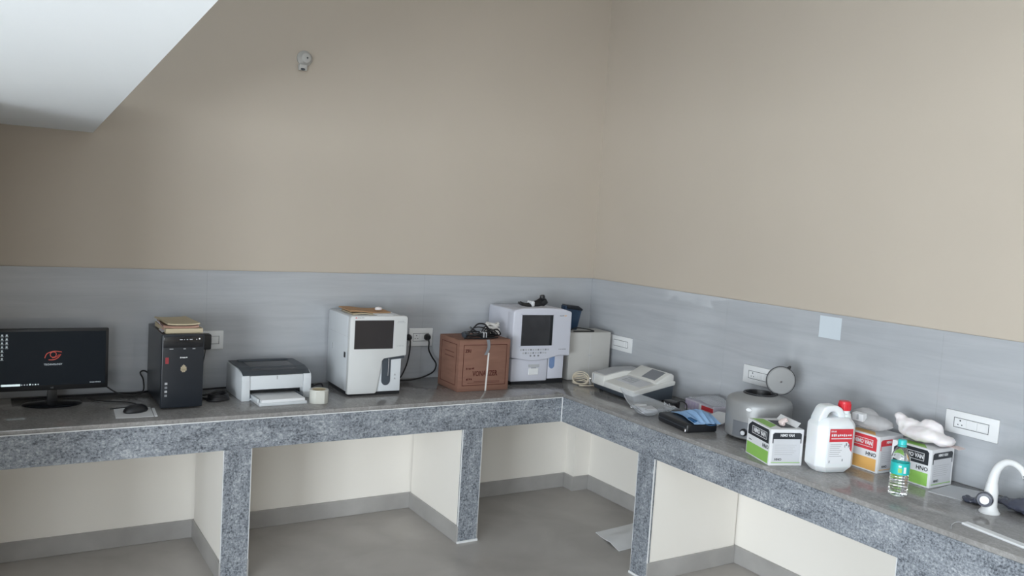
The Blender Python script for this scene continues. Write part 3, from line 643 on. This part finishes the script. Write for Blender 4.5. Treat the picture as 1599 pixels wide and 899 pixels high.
pr = B().box(-0.068, -0.004, 0.008, 0.014, 0.055, 0.094, 0.002, 1).build('printer_door', 'plate', t)
B().box(-0.052, -0.020, 0.0072, 0.012, 0.0945, 0.0975).build('slot_mouth', 'greytext', pr)
t = thing('cable_bundle', 'folded black power cord with a plug on top of the keypad analyser', 'cable', (-0.60, -0.22, Z0+0.4385))
b = B()
for k in range(5): b.tube([(-0.085, -0.015+0.010*k, 0.020+0.004*(k % 3)), (-0.06, -0.02+0.008*k, 0.010+0.004*(k % 3)), (0.0, -0.012+0.006*k, 0.008+0.003*k), (0.05, -0.02+0.009*k, 0.014+0.006*k), (0.078, -0.012+0.008*k, 0.030+0.004*k)], 0.0064)
b.tube([(0.0, 0.0, 0.024), (0.035, -0.01, 0.045), (0.062, -0.01, 0.058)], 0.004)
b.build('folded_cord', 'cable', t)
B().box(-0.018, 0.002, -0.024, 0.034, 0.002, 0.034, 0.004, 1).build('paper_band', 'paper', t)
B().box(0.052, 0.094, -0.024, 0.016, 0.010, 0.046, 0.008, 2, rot=(0, R(-35), 0)).build('plug', 'black', t)
B().lathe([(0, 0), (0.014, 0), (0.017, 0.012), (0.013, 0.024), (0, 0.026)], 18, (0.068, -0.004, 0.046), (0, R(-15), 0)).build('connector', 'black', t)

# ---------------------------------------------------------------- carton in the corner and its things
t = thing('carton', 'plain white carton in the corner behind the keypad analyser', 'carton', (-0.208, -0.292, Z0), R(-3))
B().box(-0.150, 0.150, 0, 0.18, 0, 0.286, 0.003, 2).build('box', 'carton', t)
B().box(-0.149, 0.149, 0.001, 0.088, 0.286, 0.289).build('flap', 'carton', t); B().box(-0.149, 0.149, 0.091, 0.179, 0.286, 0.289).build('flap', 'carton', t)
B().box(0.0, 0.0015, -0.0004, 0.001, 0.01, 0.284).build('fold_line', 'boxgrey', t, smooth=0)
marks(3, -0.010, 0.020, 0.148, 0.010, 'lightgrey', t, -0.0006)
t = thing('blue_box', 'dark blue plastic box tilted on the carton behind the keypad analyser', 'box', (-0.262, -0.175, Z0+0.289), R(-8))
B().prism([(-0.06, 0.0), (0.030, 0.0), (0.058, 0.128), (0.03, 0.140), (-0.06, 0.150)], 0.0, 0.06, 'y', 0.004).build('body', 'blue', t)
B().prism([(-0.05, 0.132), (0.056, 0.120), (0.062, 0.128), (0.03, 0.148), (-0.05, 0.154)], -0.006, 0.066, 'y', 0.002).build('lid', 'case', t)
cable('thin_cable', 'thin dark green-black cable lying on the white carton', [(-0.33, -0.235, Z0+0.294), (-0.27, -0.215, Z0+0.306), (-0.21, -0.225, Z0+0.303), (-0.165, -0.265, Z0+0.2935), (-0.22, -0.275, Z0+0.2935), (-0.32, -0.265, Z0+0.2935)], 0.0035)
b = B(); rnd = random.Random(11)
for k in range(7):
    tl = R(8+11*k); az = R(-25+rnd.uniform(-25, 25)); r_ = 0.046+rnd.uniform(-0.006, 0.006)
    mtx = Matrix.Rotation(az, 3, 'Z') @ Matrix.Rotation(tl, 3, 'X')
    pts = [mtx @ Vector((r_*math.cos(j*R(36)), r_*0.72*math.sin(j*R(36)), 0)) for j in range(10)]
    zmin = min(q.z for q in pts); b.tube([(q.x, q.y, q.z-zmin+0.0045) for q in pts], 0.0030, 8, 5, True)
b.tube([(0.04, 0.0, 0.006), (0.075, -0.04, 0.0045), (0.06, -0.075, 0.0045), (-0.01, -0.075, 0.0045), (-0.05, -0.055, 0.0045)], 0.0036)
o = tag(b.build('cable_coil', 'palecable'), 'coil of pale cream cable in front of the white carton', 'cable'); o.location = (-0.347, -0.405, Z0)

# ---------------------------------------------------------------- console reader
t = thing('plate_reader', 'cream desktop photometer with a dark grey base and sloping keypad', 'photometer', (-0.362, -0.722, Z0), R(-94))
w = 0.205; d = 0.275
B().prism([(0.012, 0.004), (d-0.01, 0.004), (d-0.004, 0.088), (0.0, 0.034)], -w+0.006, w-0.004, 'x', 0.004).build('base', 'slate', t)
for a in (-w+0.04, w-0.04):
    for q in (0.04, d-0.04): B().lathe([(0, 0), (0.012, 0), (0.010, 0.006), (0, 0.006)], 14, (a, q, 0)).build('foot', 'black', t)
sh = B().prism([(-0.006, 0.032), (d+0.002, 0.087), (d+0.004, 0.108), (d-0.02, 0.112), (0.06, 0.076), (0.0, 0.064)], -w, w, 'x', 0.004).build('upper_shell', 'warmwhite', t)
B().prism([(-0.008, 0.034), (0.02, 0.040), (d, 0.090), (d, 0.120), (0.13, 0.118), (-0.004, 0.092)], -w-0.002, -w+0.125, 'x', 0.006).build('sample_block', 'warmwhite', t)
B().prism([(0.010, 0.0965), (0.128, 0.1188), (d-0.01, 0.1206), (d-0.01, 0.1216), (0.128, 0.1206), (0.010, 0.0985)], -w+0.006, -w+0.118, 'x').build('block_lid', 'lightgrey', t)
B().box(-w+0.020, -w+0.026, -0.010, 0.002, 0.036, 0.088).build('block_groove', 'lightgrey', t)
B().prism([(0.150, 0.090), (d, 0.108), (d, 0.140), (d-0.02, 0.150), (0.245, 0.150), (0.160, 0.104)], -w+0.125, w-0.012, 'x', 0.005).build('display_housing', 'warmwhite', t)
def slope(y0, z0, y1, z1, x0, x1, up):   # thin plate following a slope
    dy, dz = y1-y0, z1-z0; L_ = math.hypot(dy, dz); ny, nz = -dz/L_*up, dy/L_*up
    return [(y0, z0), (y1, z1), (y1+ny, z1+nz), (y0+ny, z0+nz)]
B().prism(slope(0.168, 0.1085, 0.240, 0.147, 0, 0, 0.0016), w-0.165, w-0.045, 'x').build('display', 'greytext', sh, smooth=0)
B().prism(slope(0.058, 0.0757, 0.140, 0.0955, 0, 0, 0.0010), -w+0.150, w-0.03, 'x').build('keypad_plate', 'boxgrey', sh, smooth=0)
for i in range(5):
    for j in range(3):
        xa = -w+0.185+i*0.022; ya = 0.075+j*0.020; za = 0.0757+(ya-0.058)*(0.0198/0.082)+0.001
        B().prism(slope(ya, za, ya+0.014, za+0.014*0.2415, 0, 0, 0.0018), xa, xa+0.017, 'x').build('key', 'lightgrey', sh, smooth=0)
cable('white_lead', 'short white cable running from the photometer to the cream coil', [(-0.345, -0.495, 0.815), (-0.335, -0.478, 0.805), (-0.32, -0.462, 0.785), (-0.295, -0.44, 0.7695), (-0.30, -0.40, 0.7695)], 0.005, 'strap')

# ---------------------------------------------------------------- small things in front of the centrifuge
t = thing('plastic_tray', 'open clear plastic bag with a white sachet beside the photometer', 'bag', (-0.478, -1.16, Z0), R(-98))
def bagf(u, v):
    x_ = (u-0.5)*0.26; y_ = (v-0.5)*0.19
    e = max(abs(u-0.5), abs(v-0.5))*2
    z_ = 0.003+0.052*max(0, e-0.45)/0.55+0.020*max(0, noise.noise(Vector((u*4, v*4, 3))))
    if u < 0.35: z_ += 0.055*(0.35-u)/0.35*(1-v)
    return (x_, y_, z_)
B().grid(bagf, 26, 22, 0.0012).build('film', 'clear', t)
B().box(-0.075, -0.005, -0.055, 0.0, 0.026, 0.040, 0.006, 2, rot=(R(8), R(-10), R(14))).build('sachet', 'paper', t)
B().box(-0.005, 0.070, -0.065, 0.02, 0.024, 0.040, 0.006, 2, rot=(R(4), R(6), R(-6))).build('sachet', 'boxgrey', t)
t = thing('test_kit_box', 'flat pale purple striped test kit box in front of the wall tiles', 'box', (-0.135, -1.235, Z0), R(-96))
B().box(-0.115, 0.115, -0.055, 0.065, 0, 0.058, 0.002, 1).build('carton', 'purple', t)
for k in range(12): B().box(-0.112+k*0.0095, -0.1085+k*0.0095, -0.0556, -0.054, 0.008, 0.05).build('print_stripe', 'purpleline', t, smooth=0)
B().box(0.022, 0.115, -0.0558, -0.054, 0.026, 0.048).build('red_band', 'red', t, smooth=0)
B().box(0.006, 0.020, -0.0558, -0.054, 0.006, 0.052).build('white_band', 'paper', t, smooth=0)
B().grid(lambda u, v: ((u-0.5)*0.23, (v-0.5)*0.13+0.005, 0.0605+0.026*math.sin(u*3.14)*(0.4+0.6*v)+0.004*noise.noise(Vector((u*6, v*6, 0)))), 20, 10, 0.0008).build('clear_lid', 'clear', t)
t = thing('tablet_pouch', 'flat black zipped pouch under a blue surgical mask', 'pouch', (-0.455, -1.43, Z0), R(-100))
B().box(-0.135, 0.125, -0.085, 0.085, 0, 0.042, 0.010, 3).build('pouch', 'black', t)
B().tube([(-0.128, -0.0855, 0.022), (-0.05, -0.0865, 0.022), (0.05, -0.0865, 0.022), (0.118, -0.0855, 0.022)], 0.0018).build('zip', 'anthracite', t)
B().box(0.112, 0.124, -0.094, -0.084, 0.006, 0.020, 0.002, 1).build('zip_pull', 'chrome', t)
t = thing('surgical_mask', 'crumpled blue surgical mask lying on the black pouch', 'mask', (-0.425, -1.455, Z0+0.0425), R(-104))
def maskf(u, v):
    x_ = (u-0.5)*0.25; y_ = (v-0.5)*0.155*(1-0.2*abs(u-0.5)); fold = (v*5) % 1.0
    return (x_, y_+0.010*math.sin(u*5), 0.003+0.011*abs(fold-0.5)*2*math.sin(u*3.14)**0.5+0.026*math.exp(-((v-0.55)/0.3)**2)*math.sin(u*3.14)+0.008*max(0, noise.noise(Vector((u*5, v*3, 7)))))
B().grid(maskf, 34, 40, 0.0012).build('pleated_sheet', 'mask', t)
B().box(0.045, 0.102, -0.072, -0.052, 0.004, 0.016, 0.003, 1, rot=(0, R(4), R(9))).build('folded_edge', 'maskdark', t)
B().tube([(0.115, 0.03, 0.006), (0.14, 0.025, 0.004), (0.15, 0.0, 0.003), (0.135, -0.02, 0.003), (0.112, -0.02, 0.006)], 0.0016).build('ear_loop', 'maskdark', t)
t = thing('power_adapter', 'black power adapter with white markings between the mask and the photometer', 'adapter', (-0.335, -1.19, Z0+0.008), R(-96))
B().box(-0.048, 0.030, -0.025, 0.025, 0.022, 0.056, 0.005, 2).build('body', 'black', t)
for k, xk in enumerate((-0.040, -0.030, -0.012, 0.0, 0.014)): B().box(xk, xk+(0.007 if k % 2 else 0.004), -0.0256, -0.024, 0.030+0.004*(k % 2), 0.046-0.003*(k % 3)).build('marking', 'paper', t, smooth=0)
B().box(-0.05, 0.035, -0.028, 0.028, -0.008, 0.022, 0.004, 1).build('lower_block', 'greytext', t)
B().tube([(0.028, 0.0, 0.040), (0.05, -0.01, 0.058), (0.085, -0.01, 0.074), (0.125, -0.01, 0.066), (0.142, -0.02, 0.036), (0.145, -0.02, 0.002), (0.120, 0.0, -0.0052)], 0.0034).build('cord', 'cable', t)
t = thing('booklet', 'white instruction booklet leaning between the kit box and the centrifuge', 'booklet', (-0.245, -1.42, Z0), R(-100))
B().grid(lambda u, v: ((u-0.5)*0.15, (v-0.5)*0.11, 0.004+0.035*v+0.006*math.sin(u*3)), 10, 6, 0.003).build('pages', 'paper', t)
B().box(-0.03, -0.015, -0.02, -0.016, 0.026, 0.028).build('staple', 'greytext', t)

# ---------------------------------------------------------------- centrifuge
t = thing('centrifuge', 'silver-grey round centrifuge with its lid swung open', 'centrifuge', (-0.272, -1.700, Z0))
rb = 0.150
body = B().lathe([(0, 0.010), (rb-0.014, 0.010), (rb-0.006, 0.016), (rb-0.002, 0.03), (rb, 0.160), (rb-0.003, 0.174), (rb-0.010, 0.184), (rb-0.024, 0.191), (0.084, 0.203), (0.074, 0.207), (0.068, 0.207), (0.064, 0.200), (0.064, 0.120), (0, 0.120)], 72).build('body', 'silver', t)
B().lathe([(0.062, 0.120), (0.063, 0.200), (0.067, 0.212), (0.074, 0.2125), (0.077, 0.2065), (0.0645, 0.199), (0.0635, 0.121)], 56).build('opening_seal', 'black', t)
B().lathe([(0, 0.121), (0.060, 0.121), (0.060, 0.123), (0.02, 0.126), (0.018, 0.15), (0, 0.152)], 40).build('rotor', 'black', t)
# dark control panel wrapped around the lower front left
def pan(u, v, r0=rb+0.0015):
    a = R(176)+u*R(62); return (r0*math.cos(a), r0*math.sin(a), 0.022+v*0.070)
B().grid(pan, 24, 2, 0.0015).build('control_panel', 'silverdark', t)
ak = R(200)
B().lathe([(0, 0), (0.017, 0), (0.017, 0.010), (0.012, 0.016), (0, 0.016)], 24, ((rb+0.001)*math.cos(ak), (rb+0.001)*math.sin(ak), 0.046), Matrix.Rotation(ak, 4, 'Z') @ Matrix.Rotation(R(90), 4, 'Y')).build('speed_knob', 'black', t)
B().lathe([(0, 0), (0.010, 0), (0.010, 0.004), (0, 0.004)], 24, ((rb+0.0165)*math.cos(ak), (rb+0.0165)*math.sin(ak), 0.046), Matrix.Rotation(ak, 4, 'Z') @ Matrix.Rotation(R(90), 4, 'Y')).build('knob_cap', 'boxgrey', t)
ab_ = R(205)
B().lathe([(0, 0), (0.013, 0), (0.013, 0.002), (0, 0.002)], 24, ((rb-0.0005)*math.cos(ab_), (rb-0.0005)*math.sin(ab_), 0.152), Matrix.Rotation(ab_, 4, 'Z') @ Matrix.Rotation(R(90), 4, 'Y') @ Matrix.Diagonal((0.55, 1, 1, 1))).build('brand_badge', 'plate', t)
for a in (R(40), R(160), R(280)): B().lathe([(0, 0), (0.014, 0), (0.012, 0.011), (0, 0.011)], 16, (0.11*math.cos(a), 0.11*math.sin(a), 0)).build('foot', 'black', t)
# open lid: hinge on the far right of the opening, disc facing back over the bowl
hd = Vector((0.80, -0.60, 0)).normalized(); hp = hd*0.066+Vector((0, 0, 0.212))
up_ = (Vector((0, 0, 1))*0.92+hd*0.36).normalized(); nrm = (Vector((-0.56, -0.80, 0.10))).normalized()
nrm = (nrm-up_*nrm.dot(up_)).normalized(); xx = up_.cross(nrm)
lm = Matrix((xx, up_, nrm)).transposed().to_4x4(); lm.translation = hp+up_*0.066
lid = B().lathe([(0, 0), (0.064, 0), (0.066, 0.003), (0.066, 0.009), (0.060, 0.014), (0, 0.016)], 56, (0, 0, 0), lm @ Matrix.Translation((0, 0, -0.012))).build('lid', 'silver', t)
B().lathe([(0.0640, -0.001), (0.0675, -0.001), (0.0675, 0.008), (0.0640, 0.008), (0.0640, -0.001)], 56, (0, 0, 0), lm @ Matrix.Translation((0, 0, -0.010))).build('lid_seal', 'black', lid)
B().lathe([(0, 0), (0.004, 0), (0.004, 0.010), (0, 0.010)], 12, (0, 0, 0), lm @ Matrix.Translation((0.0, -0.004, 0.002))).build('lid_pin', 'chrome', lid)
b = B(); b.prism([(-0.004, 0.066), (0.014, 0.064), (0.012, 0.080), (0.006, 0.082)], -0.006, 0.002, 'z'); b.bm.transform(lm); b.build('lid_latch', 'black', lid)
B().box(hp.x-0.018, hp.x+0.014, hp.y-0.014, hp.y+0.014, 0.196, 0.214, 0.003, 1, rot=(0, 0, R(-37))).build('hinge', 'black', t)

# ---------------------------------------------------------------- printed glove boxes
def glove_box(label, loc, rotz, colour, band, open_top):
    """local -y: long printed face, local +x: end face; origin at the near corner of these two"""
    t = thing('glove_box', label, 'box', loc, rotz)
    L_, D_, H_ = (0.200 if open_top else 0.172), 0.150, 0.152
    B().box(-L_, 0, 0, D_, 0, H_, 0.0015, 1).build('carton', 'boxwhite', t)
    lf = B().prism([(-L_+0.010, 0.088), (-0.012, 0.088), (-0.012, 0.138), (-0.020, 0.146), (-L_+0.038, 0.146), (-L_+0.010, 0.126)], -0.0005, 0.001, 'y').build('logo_panel', band, t, smooth=0)
    B().box(-L_+0.006, -0.010, -0.0005, 0.001, 0.006, 0.056).build('colour_panel', colour, t, smooth=0)
    b = B(); frame(b, -L_+0.045, -0.030, 0.100, 0.132, 0.0022, lambda b, a, c, e, g: b.box(a, c, -0.0009, 0.001, e, g)); b.build('logo_outline', 'boxwhite', lf, smooth=0)
    text('NIMO VAN', 0.026*L_/0.2, 'boxwhite', lf, (-L_/2+0.008, -0.0007, 0.116), sx=0.80, bold=0.0009)
    text('HNO', 0.022, 'ink', t, (-0.036, -0.0006, 0.071), bold=0.0004)
    B().box(-L_+0.02, -L_+0.045, -0.0005, 0.001, 0.066, 0.070).build('print_line', 'greytext', t, smooth=0)
    # end face
    B().box(-0.001, 0.0005, 0.012, D_-0.012, 0.008, 0.138).build('end_panel', 'boxgrey', t, smooth=0)
    ef = B().prism([(0.010, 0.094), (0.014, 0.094), (0.014, 0.112), (D_-0.014, 0.112), (D_-0.014, 0.094), (D_-0.010, 0.094), (D_-0.010, 0.132), (D_-0.018, 0.138), (0.018, 0.138), (0.010, 0.132)], -0.001, 0.0009, 'x').build('end_band', band, t, smooth=0)
    text('NIMO VAN', 0.015, 'boxwhite', ef, (0.0010, D_/2, 0.127), RIGHT, sx=0.85, bold=0.0005)
    for k in range(6): B().box(-0.001, 0.0008, 0.022, D_-0.03-0.008*(k % 3), 0.086-k*0.008, 0.0874-k*0.008).build('print_line', 'lightgrey', t, smooth=0)
    text('HNO', 0.014, 'ink', t, (0.0008, 0.040, 0.026), RIGHT, bold=0.0003)
    B().box(-0.001, 0.0009, 0.010, D_-0.010, 0.012, 0.015).build('end_stripe', colour, t, smooth=0)
    B().prism([(-L_+0.01, 0.012), (-0.03, 0.012), (-0.07, 0.060), (-L_+0.02, 0.060)], H_-0.0005, H_+0.0008, 'z').build('top_print', colour, t, smooth=0)
    if open_top:
        B().prism([(-0.160, 0.070), (-0.030, 0.060), (-0.030, 0.125), (-0.150, 0.125)], H_-0.0004, H_+0.0010, 'z').build('opening', 'ink', t, smooth=0)
        B().grid(lambda u, v: (-0.19+u*0.165, 0.128+0.018*v, H_+0.001+0.020*v), 6, 2, 0.0012).build('raised_flap', 'boxwhite', t)
        blob([((-0.060, 0.082, H_+0.012), (0.018, 0.014, 0.016), 0), ((-0.046, 0.085, H_+0.028), (0.020, 0.012, 0.012), 0.3)], 0.006, 40, 0.004, flat=H_+0.0012).build('glove_tip', 'skin', t)
    return t
glove_box('green and white glove box with a raised flap in front of the centrifuge', (-0.604, -2.067, Z0), R(-110), 'green', 'ink', True)
glove_box('red and orange glove box behind the white jerrican', (-0.245, -2.318, Z0), R(-92), 'orange', 'red', False)
glove_box('green and white glove box behind the water bottle, under a white plastic bag', (-0.222, -2.530, Z0), R(-90), 'green', 'ink', False)

# ---------------------------------------------------------------- jerrican
t = thing('jerrican', 'white plastic jerrican with a red screw cap and red label', 'jerrican', (-0.398, -2.197, Z0), R(-16))
def octo(w_, d_, c_):
    return [(-w_+c_, -d_), (w_-c_, -d_), (w_, -d_+c_), (w_, d_-c_), (w_-c_, d_), (-w_+c_, d_), (-w_, d_-c_), (-w_, -d_+c_)]
def loft(secs):
    bm = bmesh.new(); rings = [[bm.verts.new((x_, y_, z_)) for x_, y_ in octo(w_, d_, c_)] for (z_, w_, d_, c_) in secs]
    for a, b_ in zip(rings, rings[1:]):
        for i in range(8): bm.faces.new((a[i], a[(i+1) % 8], b_[(i+1) % 8], b_[i]))
    bm.faces.new(rings[0][::-1]); bm.faces.new(rings[-1])
    bmesh.ops.recalc_face_normals(bm, faces=bm.faces)
    bmesh.ops.bevel(bm, geom=list(bm.edges), offset=0.004, segments=2, affect='EDGES', profile=0.5)
    b = B(); b._merge(bm); return b
jw, jd = 0.090, 0.064
loft([(0, jw-0.022, jd-0.020, 0.026), (0.030, jw, jd, 0.030), (0.205, jw, jd, 0.030), (0.226, jw-0.010, jd-0.012, 0.028), (0.238, jw-0.022, jd-0.028, 0.02)]).build('body', 'hdpe', t)
def ring(outer, inner, a0, a1):
    bm = bmesh.new(); n = len(outer)
    V = [[bm.verts.new((x_, a, z_)) for x_, z_ in poly] for a in (a0, a1) for poly in (outer, inner)]
    for i in range(n):
        j = (i+1) % n
        bm.faces.new((V[0][i], V[0][j], V[1][j], V[1][i])); bm.faces.new((V[2][i], V[3][i], V[3][j], V[2][j]))
        bm.faces.new((V[0][i], V[2][i], V[2][j], V[0][j])); bm.faces.new((V[1][i], V[1][j], V[3][j], V[3][i]))
    bmesh.ops.recalc_face_normals(bm, faces=bm.faces)
    bmesh.ops.bevel(bm, geom=list(bm.edges), offset=0.006, segments=3, affect='EDGES', profile=0.5)
    b = B(); return b._merge(bm)
ring([(-jw+0.006, 0.200), (-jw+0.008, 0.232), (-0.062, 0.276), (-0.046, 0.287), (0.0, 0.288), (0.024, 0.276), (0.040, 0.250), (0.040, 0.200)],
     [(-0.044, 0.234), (-0.043, 0.243), (-0.034, 0.256), (-0.026, 0.262), (-0.010, 0.262), (0.004, 0.253), (0.010, 0.243), (0.010, 0.234)], -0.030, 0.030).build('handle', 'hdpe', t)
B().lathe([(0, 0.215), (0.034, 0.215), (0.027, 0.248), (0.0225, 0.252), (0.0225, 0.272), (0, 0.272)], 32, (0.054, 0, 0)).build('neck', 'hdpe', t)
cap = B().lathe([(0, 0.264), (0.024, 0.264), (0.0245, 0.266), (0.0235, 0.300), (0.021, 0.303), (0, 0.303)], 32, (0.054, 0, 0)).build('cap', 'redplastic', t)
b = B()
for k in range(24):
    a = 2*math.pi*k/24; b.box(0.054+0.0243*math.cos(a)-0.001, 0.054+0.0243*math.cos(a)+0.001, 0.0243*math.sin(a)-0.001, 0.0243*math.sin(a)+0.001, 0.266, 0.292)
b.build('cap_ribs', 'redplastic', cap, smooth=0)
la = B().box(-0.054, 0.056, -jd-0.0008, -jd+0.0005, 0.045, 0.196).build('label', 'label', t, smooth=0)
B().prism([(-0.052, 0.140), (0.034, 0.140), (0.040, 0.132), (0.048, 0.105), (0.056, 0.095), (0.056, 0.196), (-0.052, 0.196)], -jd-0.0012, -jd, 'y').build('red_print', 'red', la, smooth=0)
marks(4, -0.046, -0.020, 0.186, 0.008, 'label', la, -jd-0.0015)
marks(10, -0.044, 0.052, 0.169, 0.011, 'label', la, -jd-0.0015, 5)
B().box(-0.044, 0.052, -jd-0.0014, -jd, 0.153, 0.156).build('print_line', 'label', la, smooth=0)
for k in range(7): B().box(-0.046, 0.010-0.006*(k % 3), -jd-0.0011, -jd, 0.128-k*0.0085, 0.1305-k*0.0085).build('print_line', 'lightgrey', la, smooth=0)
b = B()
for a in range(6): b.box(0.034-0.012*math.cos(a)-0.001, 0.034-0.012*math.cos(a)+0.002, -jd-0.0013, -jd, 0.116+0.008*math.sin(a*1.7), 0.128+0.008*math.sin(a*1.7))
b.build('figure_print', 'greytext', la, smooth=0)
for (a, z_) in ((-0.047, 0.050), (0.014, 0.056)): B().box(a, a+0.004, -jd-0.0011, -jd, z_, z_+0.010).build('symbol', 'greytext', la, smooth=0)

t.scale = (1, 1, 0.945)
# ---------------------------------------------------------------- clear bag on the red box
t = thing('clear_bag', 'clear plastic bag with a small white carton on the red glove box', 'bag', (-0.170, -2.215, Z0+0.1532), R(-92))
blob([((0, 0, 0.036), (0.105, 0.062, 0.034), 0), ((-0.03, 0.01, 0.056), (0.06, 0.04, 0.030), 0.2)], 0.006, 15, 0.007, 4, flat=0.0012).build('film', mat('cloudy_plastic_film', (0.82, 0.81, 0.82), 0.22, 0.5, Transmission_Weight=0.62, IOR=1.08), t)
B().box(-0.035, 0.015, -0.076, -0.045, 0.042, 0.074, 0.002, 1, rot=(R(5), 0, R(8))).build('small_carton', 'boxwhite', t)
B().box(-0.010, -0.002, -0.078, -0.074, 0.048, 0.070, rot=(R(5), 0, R(8))).build('carton_print', 'lightgrey', t)
# ---------------------------------------------------------------- white bag on the green box
t = thing('white_bag', 'crumpled white polythene bag lying on the green glove box by the wall', 'bag', (-0.140, -2.437, Z0+0.1532), R(-90))
blob([((-0.005, 0.0, 0.036), (0.095, 0.066, 0.034), 0), ((-0.070, 0.0, 0.060), (0.055, 0.034, 0.026), 0), ((-0.108, 0.0, 0.082), (0.030, 0.022, 0.018), 0), ((0.02, 0.015, 0.060), (0.05, 0.035, 0.036), 0.2), ((0.075, 0.01, 0.026), (0.048, 0.050, 0.022), 0)], 0.006, 15, 0.006, 2, flat=0.0012).build('film', 'bagwhite', t)
B().grid(lambda u, v: (0.095+u*0.055, 0.02+(v-0.5)*0.05, 0.008+0.004*math.sin(u*3)), 6, 3, 0.001).build('loose_corner', 'skin', t)

# ---------------------------------------------------------------- water bottle
t = thing('water_bottle', 'clear small water bottle with a teal label and cap', 'bottle', (-0.418, -2.528, Z0))
prof = [(0, 0.002), (0.026, 0.0), (0.0325, 0.004)]
for k in range(6):
    z_ = 0.010+k*0.0115; prof += [(0.0335, z_), (0.0335, z_+0.006), (0.0312, z_+0.009)]
prof += [(0.0325, 0.082), (0.0325, 0.128), (0.0335, 0.134), (0.0330, 0.146), (0.029, 0.160), (0.021, 0.174), (0.0140, 0.184), (0.0125, 0.190), (0.0125, 0.206), (0, 0.206)]
B().lathe(prof, 44).build('bottle_body', 'pet', t)
lb = B().lathe([(0.0330, 0.083), (0.0338, 0.083), (0.0338, 0.127), (0.0330, 0.127), (0.0330, 0.083)], 44).build('label', 'teal', t)
def arc_plate(a0, a1, z0, z1, r_):
    return lambda u, v: (r_*math.cos(a0+u*(a1-a0)), r_*math.sin(a0+u*(a1-a0)), z0+v*(z1-z0))
B().grid(arc_plate(R(205), R(222), 0.112, 0.119, 0.0342), 6, 1, 0.0003).build('label_print', 'label', lb)
B().grid(arc_plate(R(203), R(226), 0.092, 0.108, 0.0342), 6, 1, 0.0003).build('label_print', 'green', lb)
B().grid(arc_plate(R(236), R(252), 0.090, 0.114, 0.0342), 6, 1, 0.0003).build('label_print', 'label', lb)
B().lathe([(0, 0.192), (0.0155, 0.192), (0.0155, 0.2085), (0.0135, 0.2115), (0, 0.2115)], 30).build('cap', 'tealcap', t)
B().lathe([(0.0145, 0.186), (0.0165, 0.186), (0.0165, 0.1905), (0.0145, 0.1905), (0.0145, 0.186)], 30).build('cap_ring', 'tealcap', t)

# ---------------------------------------------------------------- sheet, tap, dark bag, strip
o = B().prism([(-0.262, -2.552), (-0.085, -2.534), (-0.040, -2.662), (-0.238, -2.672)], 0, 0.0016, 'z').build('grey_sheet', 'papergrey', smooth=0); o.location = (0, 0, Z0)
tag(o, 'grey sheet lying on the worktop between the green box and the tap', 'sheet')
t = thing('tap', 'white swan-neck tap with a dark round knob at the right edge', 'tap', (-0.276, -2.796, Z0), R(-90))
B().lathe([(0, 0), (0.034, 0), (0.035, 0.004), (0.029, 0.012), (0.024, 0.024), (0.0225, 0.050), (0.0225, 0.080), (0.0185, 0.110), (0, 0.112)], 32).build('base', 'plate', t)
B().tube([(0, 0, 0.10), (0.004, 0, 0.135), (0.016, 0, 0.170), (0.040, 0, 0.194), (0.068, 0, 0.198), (0.096, 0, 0.184), (0.112, 0, 0.160)], lambda q: 0.0185-0.0075*min(1, q*1.6), 16, 8).build('spout', 'plate', t)
B().lathe([(0, 0), (0.0115, 0), (0.0115, 0.020), (0, 0.020)], 20, (0.110, 0, 0.168), (0, R(152), 0)).build('outlet', 'greytext', t)
kn = B().lathe([(0, 0), (0.016, 0), (0.026, 0.010), (0.028, 0.024), (0.024, 0.034), (0, 0.034)], 28, (-0.012, -0.012, 0.052), Matrix.Rotation(R(24), 4, 'Z') @ Matrix.Rotation(R(90), 4, 'X')).build('knob', 'bagdark', t)
B().lathe([(0, 0), (0.015, 0), (0.015, 0.003), (0, 0.003)], 24, (-0.012, -0.012, 0.052), Matrix.Rotation(R(24), 4, 'Z') @ Matrix.Rotation(R(90), 4, 'X') @ Matrix.Translation((0, 0, 0.0335))).build('knob_button', 'plate', kn)
t = thing('dark_bag', 'dark translucent polythene bag crumpled behind the tap', 'bag', (-0.150, -2.845, Z0), R(-90))
blob([((0.03, 0.0, 0.024), (0.13, 0.062, 0.022), 0.0), ((0.00, -0.01, 0.034), (0.05, 0.04, 0.022), 0.3), ((0.08, 0.02, 0.034), (0.07, 0.05, 0.024), 0)], 0.009, 20, 0.006, 9, flat=0.0012).build('film', 'bagdark', t)
o = blob([((0, 0, 0.010), (0.055, 0.030, 0.011), 0.2)], 0.008, 26, 0.005, 5, flat=0.0012).build('bag_scrap', 'bagdark'); o.location = (-0.218, -2.712, Z0); o.rotation_euler = (0, 0, R(-100))
tag(o, 'small dark plastic scrap left of the tap', 'plastic scrap')
o = B().box(-0.016, 0.016, -0.30, 0, 0, 0.008, 0.002, 1).build('edging_strip', 'plate'); o.location = (-0.490, -2.830, Z0); o.rotation_euler = (0, 0, R(-8)); tag(o, 'thin white edging strip lying on the worktop below the tap', 'strip')
cable('thread', 'short pale thread at the end of the white edging strip', [(-0.482, -2.826, Z0+0.002), (-0.515, -2.818, Z0+0.006), (-0.55, -2.822, Z0+0.003), (-0.588, -2.842, Z0+0.002)], 0.0012, 'papergrey', 'thread')

# ---------------------------------------------------------------- sheet on the floor
o = B().grid(lambda u, v: (-0.47+u*0.36+0.05*(v-0.5)*(1-u), -1.04+v*0.27+0.03*u, 0.0035+0.028*math.exp(-((v-0.35-0.3*u)/0.25)**2)*(0.3+u)+0.006*max(0, noise.noise(Vector((u*4, v*4, 2))))), 20, 16, 0.003).build('paper_sheet', mat('bright_white_paper', (0.88, 0.89, 0.91), 0.6, 0.2))
tag(o, 'crumpled white sheet lying on the floor under the right worktop', 'sheet')
